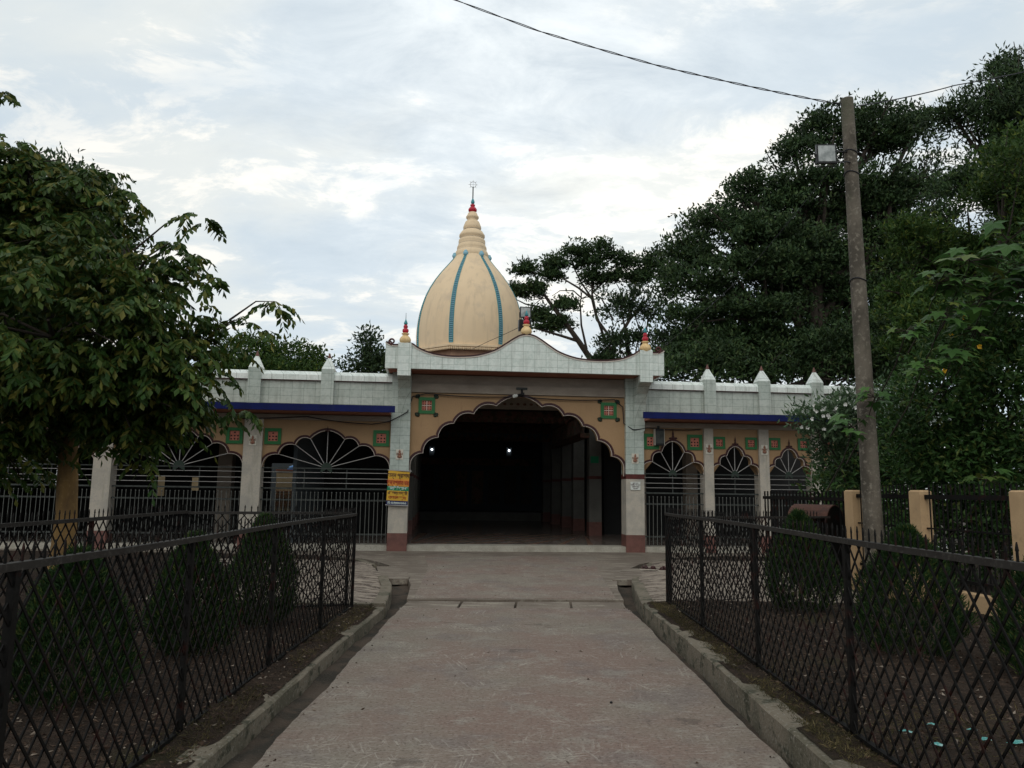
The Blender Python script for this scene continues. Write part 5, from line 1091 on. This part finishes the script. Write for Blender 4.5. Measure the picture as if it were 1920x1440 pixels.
# broad lobed leaves
def lobed_leaf(b_, c, dirv, upv, s):
    d = Vector(dirv).normalized(); n = Vector(upv).normalized(); sd_ = d.cross(n).normalized(); n = sd_.cross(d).normalized(); prof_ = []
    for i, (a, r) in enumerate(((-150, .35), (-115, .75), (-90, .45), (-60, .95), (-30, .55), (0, 1.1), (30, .55), (60, .95), (90, .45), (115, .75), (150, .35))):
        prof_.append(c+(d*math.cos(R_(a))+sd_*math.sin(R_(a)))*r*s+n*(-.18*s*r*r))
    k = len(prof_); b_.add([c]+prof_, [(0, i, i+1) for i in range(1, k)])
pt = thing('lobed_leaf_shrub', 'young plant with big lobed leaves poking above the yellow flowered bush', 'shrub', tuple(at(1860, 1000, 11.0)*np.array([1, 1, 0]))); o_ = Vector(pt.location); b = MB(); st = MB(); rd = random.Random(8)
for px_, py_, n_, s_ in ((1820, 490, 9, .26), (1800, 530, 8, .24), (1850, 560, 9, .26), (1700, 620, 7, .16), (1890, 450, 7, .24), (1770, 590, 6, .18), (1730, 690, 5, .16), (1600, 800, 5, .17), (1915, 540, 6, .24), (1850, 900, 6, .16), (1640, 745, 4, .14), (1830, 620, 7, .2), (1790, 660, 6, .18), (1905, 500, 8, .26), (1760, 530, 6, .18)):
    c = Vector(at(px_, py_, 10.9))-o_
    st.tube([c+Vector((.12, 1.3, -.9)), c+Vector((.05, .5, -.45)), c], [.012, .009, .006], 5)
    for i in range(n_+6):
        a = rd.uniform(0, 2*pi); q = c+Vector((math.cos(a), math.sin(a), rd.uniform(-.6, .8)))*s_*1.25; lobed_leaf(b, q, (math.cos(a), math.sin(a), -rd.uniform(.1, .9)), (math.cos(a)*.3, math.sin(a)*.3-.3, 1), s_*rd.uniform(.6, 1.1)); st.tube([c, q], .006, 4)
b.build('crown', MT['lf_palm'], pt); st.build('stem', MT['bark'], pt)
# flowering shrubs
def flowers(blobs, base, n, m, parent, r=.05, front=True):
    b = MB(); rd = random.Random(n); k = 0
    bl_ = [(c, r_) for c, r_ in blobs]
    while k < n:
        c, rr = rd.choice(bl_); d = Vector((rd.gauss(0, 1), rd.gauss(-1, .6), rd.gauss(.2, .9))).normalized(); p = Vector(c)+Vector((d.x*rr[0], d.y*rr[1], d.z*rr[2]))*1.03-Vector((base[0], base[1], 0))
        for j in range(5):
            a = 2*pi*j/5+rd.random(); e = Vector((math.cos(a), -.5, math.sin(a)))
            w_ = Vector((-math.sin(a), 0, math.cos(a)))*r*.45; b.add([p, p+e*r*.6+w_, p+e*r, p+e*r*.6-w_], [(0, 1, 2, 3)])
        k += 1
    b.build('flower', m, parent)
BE = [blob(1890, 600, 12, 80, 70), blob(1850, 680, 12, 95, 80), blob(1780, 720, 12, 80, 60), blob(1900, 780, 12, 90, 90), blob(1740, 790, 12.5, 80, 60), blob(1830, 850, 12.5, 110, 55), blob(1950, 560, 12, 70, 100), blob(1760, 860, 13, 80, 40)]
te, _ = tree('flowering_shrub', 'broad dark bush with scattered yellow flowers behind the tan fence on the right', at(1880, 1000, 12.3)*np.array([1, 1, 0]), at(1880, 780, 12.3), .07, BE, MT['lf_shrub'], MT['bark'], 34, 9, .12, .11, .048, .45, seed=61, nsub=5)
flowers([BE[0], BE[1], BE[2], BE[6]], te.location, 11, MT['petal_yellow'], te, .045)
BF = [blob(1525, 785, 15.0, 40, 22), blob(1560, 775, 15.0, 42, 26), blob(1600, 765, 15.2, 44, 34), blob(1570, 820, 15.3, 50, 40), blob(1620, 830, 15.5, 60, 60), blob(1560, 870, 15.6, 32, 28), blob(1680, 760, 15.5, 50, 45), blob(1690, 840, 15.5, 60, 60), blob(1640, 890, 15.8, 70, 26)]
tf, _ = tree('flowering_shrub', 'pale leaved bush with clusters of small white flowers against the right wing', at(1640, 1000, 15.6)*np.array([1, 1, 0]), at(1625, 850, 15.5), .06, BF, MT['lf_pale'], MT['bark'], 30, 9, .12, .14, .042, .4, seed=71, nsub=5)
flowers([BF[0], BF[0], BF[0], BF[1]], tf.location, 26, MT['petal_white'], tf, .042)
# dark undergrowth behind the boundary
BU = [blob(1700, 900, 15, 120, 60), blob(1850, 930, 13, 130, 80), blob(1600, 930, 17, 80, 60), blob(1960, 900, 12, 120, 120), blob(1780, 1000, 13.5, 120, 70)]
tree('hedge_shrub', 'dark shady bush filling the ground behind the tan pillared fence', at(1780, 1000, 14)*np.array([1, 1, 0]), at(1780, 930, 14), .06, BU, MT['lf_shrub'], MT['bark'], 22, 9, .14, .13, .055, .4, seed=81)

# clipped cypress bushes in the gardens
def cypress(label, loc, h, r, seed):
    t = thing('cypress_bush', label, 'bush', (loc[0], loc[1], .1 if loc[0] < 0 else .17), seed*.7, 'small cypress bushes in the gardens'); rg = np.random.default_rng(seed)
    n = 6000; z = rg.random(n)**.85; prof_ = np.interp(z, [0, .12, .30, .55, .80, 1], [.60, .90, 1.0, .80, .46, .06]); a = rg.random(n)*2*pi; rr = r*prof_*(.62+.38*rg.random(n)**.4)*(.93+.16*np.sin(a*3+z*7+seed)*np.cos(z*5+seed)+.10*np.sin(a*7-z*13+seed))
    C = np.stack([rr*np.cos(a), rr*np.sin(a), .04+z*h], 1); D = np.stack([np.cos(a)*.55, np.sin(a)*.55, np.full(n, 1.0)], 1)+rg.normal(size=(n, 3))*.22
    idx = np.repeat(np.arange(n), 3); V, Fq = leaves(C[idx]+rg.normal(size=(3*n, 3))*.012, D[idx]+rg.normal(size=(3*n, 3))*.25, .055*rg.uniform(.5, 1.5, 3*n), .010*np.ones(3*n), fold=.1, droop=.05)
    np_mesh('crown', V, Fq, MT['lf_thuja'], t); b = MB(); b.tube([(0, 0, -.05), (0, 0, h*.5)], [.03, .018], 7)
    for k in range(8): aa = k*.8; b.tube([(0, 0, .1+k*.06), (r*.5*math.cos(aa), r*.5*math.sin(aa), .25+k*.08)], [.012, .005], 5)
    b.build('trunk', MT['bark'], t)
cypress('nearest cypress bush in the left garden, by the near end of the lattice fence', (-3.0, 5.5), .98, .43, 2)
cypress('middle cypress bush of the three in the left garden', (-2.85, 7.1), 1.0, .38, 3)
cypress('farthest cypress bush in the left garden, near the far end of the fence', (-2.70, 8.6), 1.12, .40, 4)
cypress('farthest cypress bush in the right garden, in front of the rusty cover', (3.55, 9.6), 1.15, .45, 5)
cypress('middle cypress bush in the right garden, below the tall pole', (3.62, 7.15), 1.08, .50, 6)
cypress('nearest cypress bush in the right garden, cut by the photo edge', (4.35, 6.3), 1.0, .46, 7)

# ------------------------------------------------------------------ litter, grass and scraps
n = 150; yy = 2.8+14*RNG.random(n)**1.3; xx = np.where(RNG.random(n) < .6, np.where(RNG.random(n) < .5, -1.42, 1.60)-np.sign(RNG.random(n)-.5)*0+RNG.normal(size=n)*.06, RNG.uniform(-1.4, 1.6, n)); q_ = RNG.random(n)*2*pi
tag(np_mesh('fallen_leaves', *leaves(np.stack([xx, yy, np.where(yy > 11.6, .024, .005)], 1), np.stack([np.cos(q_), np.sin(q_), np.full(n, .08)], 1), RNG.uniform(.012, .04, n), RNG.uniform(.006, .016, n), fold=.35), MT['litter']), 'few dry leaf bits lying along the concrete path', 'litter', kind='stuff')
def zsoil(x, y, s):
    K = KL if s < 0 else KR; base = .104 if s < 0 else .186; T = s*(x-K(y))-(.05 if s < 0 else .045); amp = .035
    return base+amp*(vnoise(x, y, 1.3, 1)-.5)+amp*.8*(vnoise(x, y, 5, 2)-.5)+amp*.5*(vnoise(x, y, 14, 3)-.5)+.035*np.clip(T/.5, 0, 1)-.02
parts = []
for s, x0, x1, n in ((-1, -3.9, -1.72, 6500), (-1, -9, -3.9, 3000), (1, 1.95, 5.4, 7500)):
    y = 2.2+8.2*RNG.random(n)**1.2; x = RNG.uniform(x0, x1, n); z = zsoil(x, y, s)+.008
    D = np.stack([np.cos(q := RNG.random(n)*2*pi), np.sin(q), RNG.normal(size=n)*.25], 1)
    parts.append(leaves(np.stack([x, y, z], 1), D, RNG.uniform(.012, .055, n), RNG.uniform(.006, .022, n), fold=.3))
tag(np_mesh('leaf_litter', *merge(parts), MT['litter']), 'brown fallen leaves and chips scattered over the garden earth', 'litter', kind='stuff')
parts = []
for s, n in ((-1, 7000), (1, 12000)):
    K = KL if s < 0 else KR
    y = 2.0+8.3*RNG.random(n)**1.15; t_ = np.abs(RNG.normal(size=n))*.16+.10; patch = vnoise(t_*3, y, 1.7, 9); keep = patch > (.45 if s < 0 else .28); y = y[keep]; t_ = t_[keep]; x = K(y)+s*t_; m_ = len(x)
    D = np.stack([RNG.normal(size=m_)*.9, RNG.normal(size=m_)*.9, RNG.uniform(.15, .8, m_)], 1)
    parts.append(leaves(np.stack([x, y, zsoil(x, y, s)-.004], 1), D, RNG.uniform(.02, .06, m_), RNG.uniform(.0025, .005, m_), fold=.1, droop=.5))
n = 5000; x = RNG.uniform(2.2, 4.6, n); y = RNG.uniform(2.4, 5.4, n); keep = vnoise(x, y, 1.6, 4) > .5; x = x[keep]; y = y[keep]; m_ = len(x)
parts.append(leaves(np.stack([x, y, zsoil(x, y, 1)-.004], 1), np.stack([RNG.normal(size=m_)*.9, RNG.normal(size=m_)*.9, RNG.uniform(.1, .6, m_)], 1), RNG.uniform(.03, .08, m_), RNG.uniform(.003, .006, m_), fold=.1, droop=.5))
tag(np_mesh('dry_grass', *merge(parts), MT['grass']), 'thin dry grass tufts along the kerbs and fence feet', 'grass', kind='stuff')
def gpt(px_, py_, z_):
    d = Fv+Rv*(px_-960)/FPX-Uv*(py_-720)/FPX; tt = (z_-CH)/d[2]; return CP+d*tt
for i, (px_, py_, wh) in enumerate(((1697, 1374, 'nearest the fence foot'), (1746, 1361, 'second from the fence, farthest back'), (1757, 1398, 'lowest of the scraps, beside a grass tuft'), (1823, 1371, 'middle right on bare earth'), (1850, 1389, 'long thin one right of the middle'), (1907, 1395, 'largest one at the photo edge'))):
    p = gpt(px_, py_, .215); b = MB(); rd = random.Random(i); pts = [(rd.uniform(.02, .05)*math.cos(a)*(1.6 if i == 5 else 1), rd.uniform(.012, .03)*math.sin(a), rd.uniform(0, .018)) for a in [k*pi/3.5 for k in range(7)]]
    b.add([(0, 0, .02)]+pts, [(0, k, k % 7+1) for k in range(1, 8)]); o = b.build('paper_scrap', MT['scrap']); o.location = p; tag(o, 'torn turquoise paper scrap on the right garden earth, '+wh.replace('second from the fence, farthest back', 'farthest back').replace('lowest of the scraps, beside a grass tuft','nearest the photo bottom').replace('long thin one right of the middle','long thin one'), 'scrap', 'turquoise paper scraps')
st = MB(); 
for px_, py_, r_ in ((1146, 1319, .012),): 
    p = gpt(px_, py_, 0); st.ball((p[0], p[1], .008), (r_, r_*.8, r_*.8), 8, 6)
tag(st.build('pebble', MT['black']), 'single dark pebble lying on the open concrete path', 'stone')
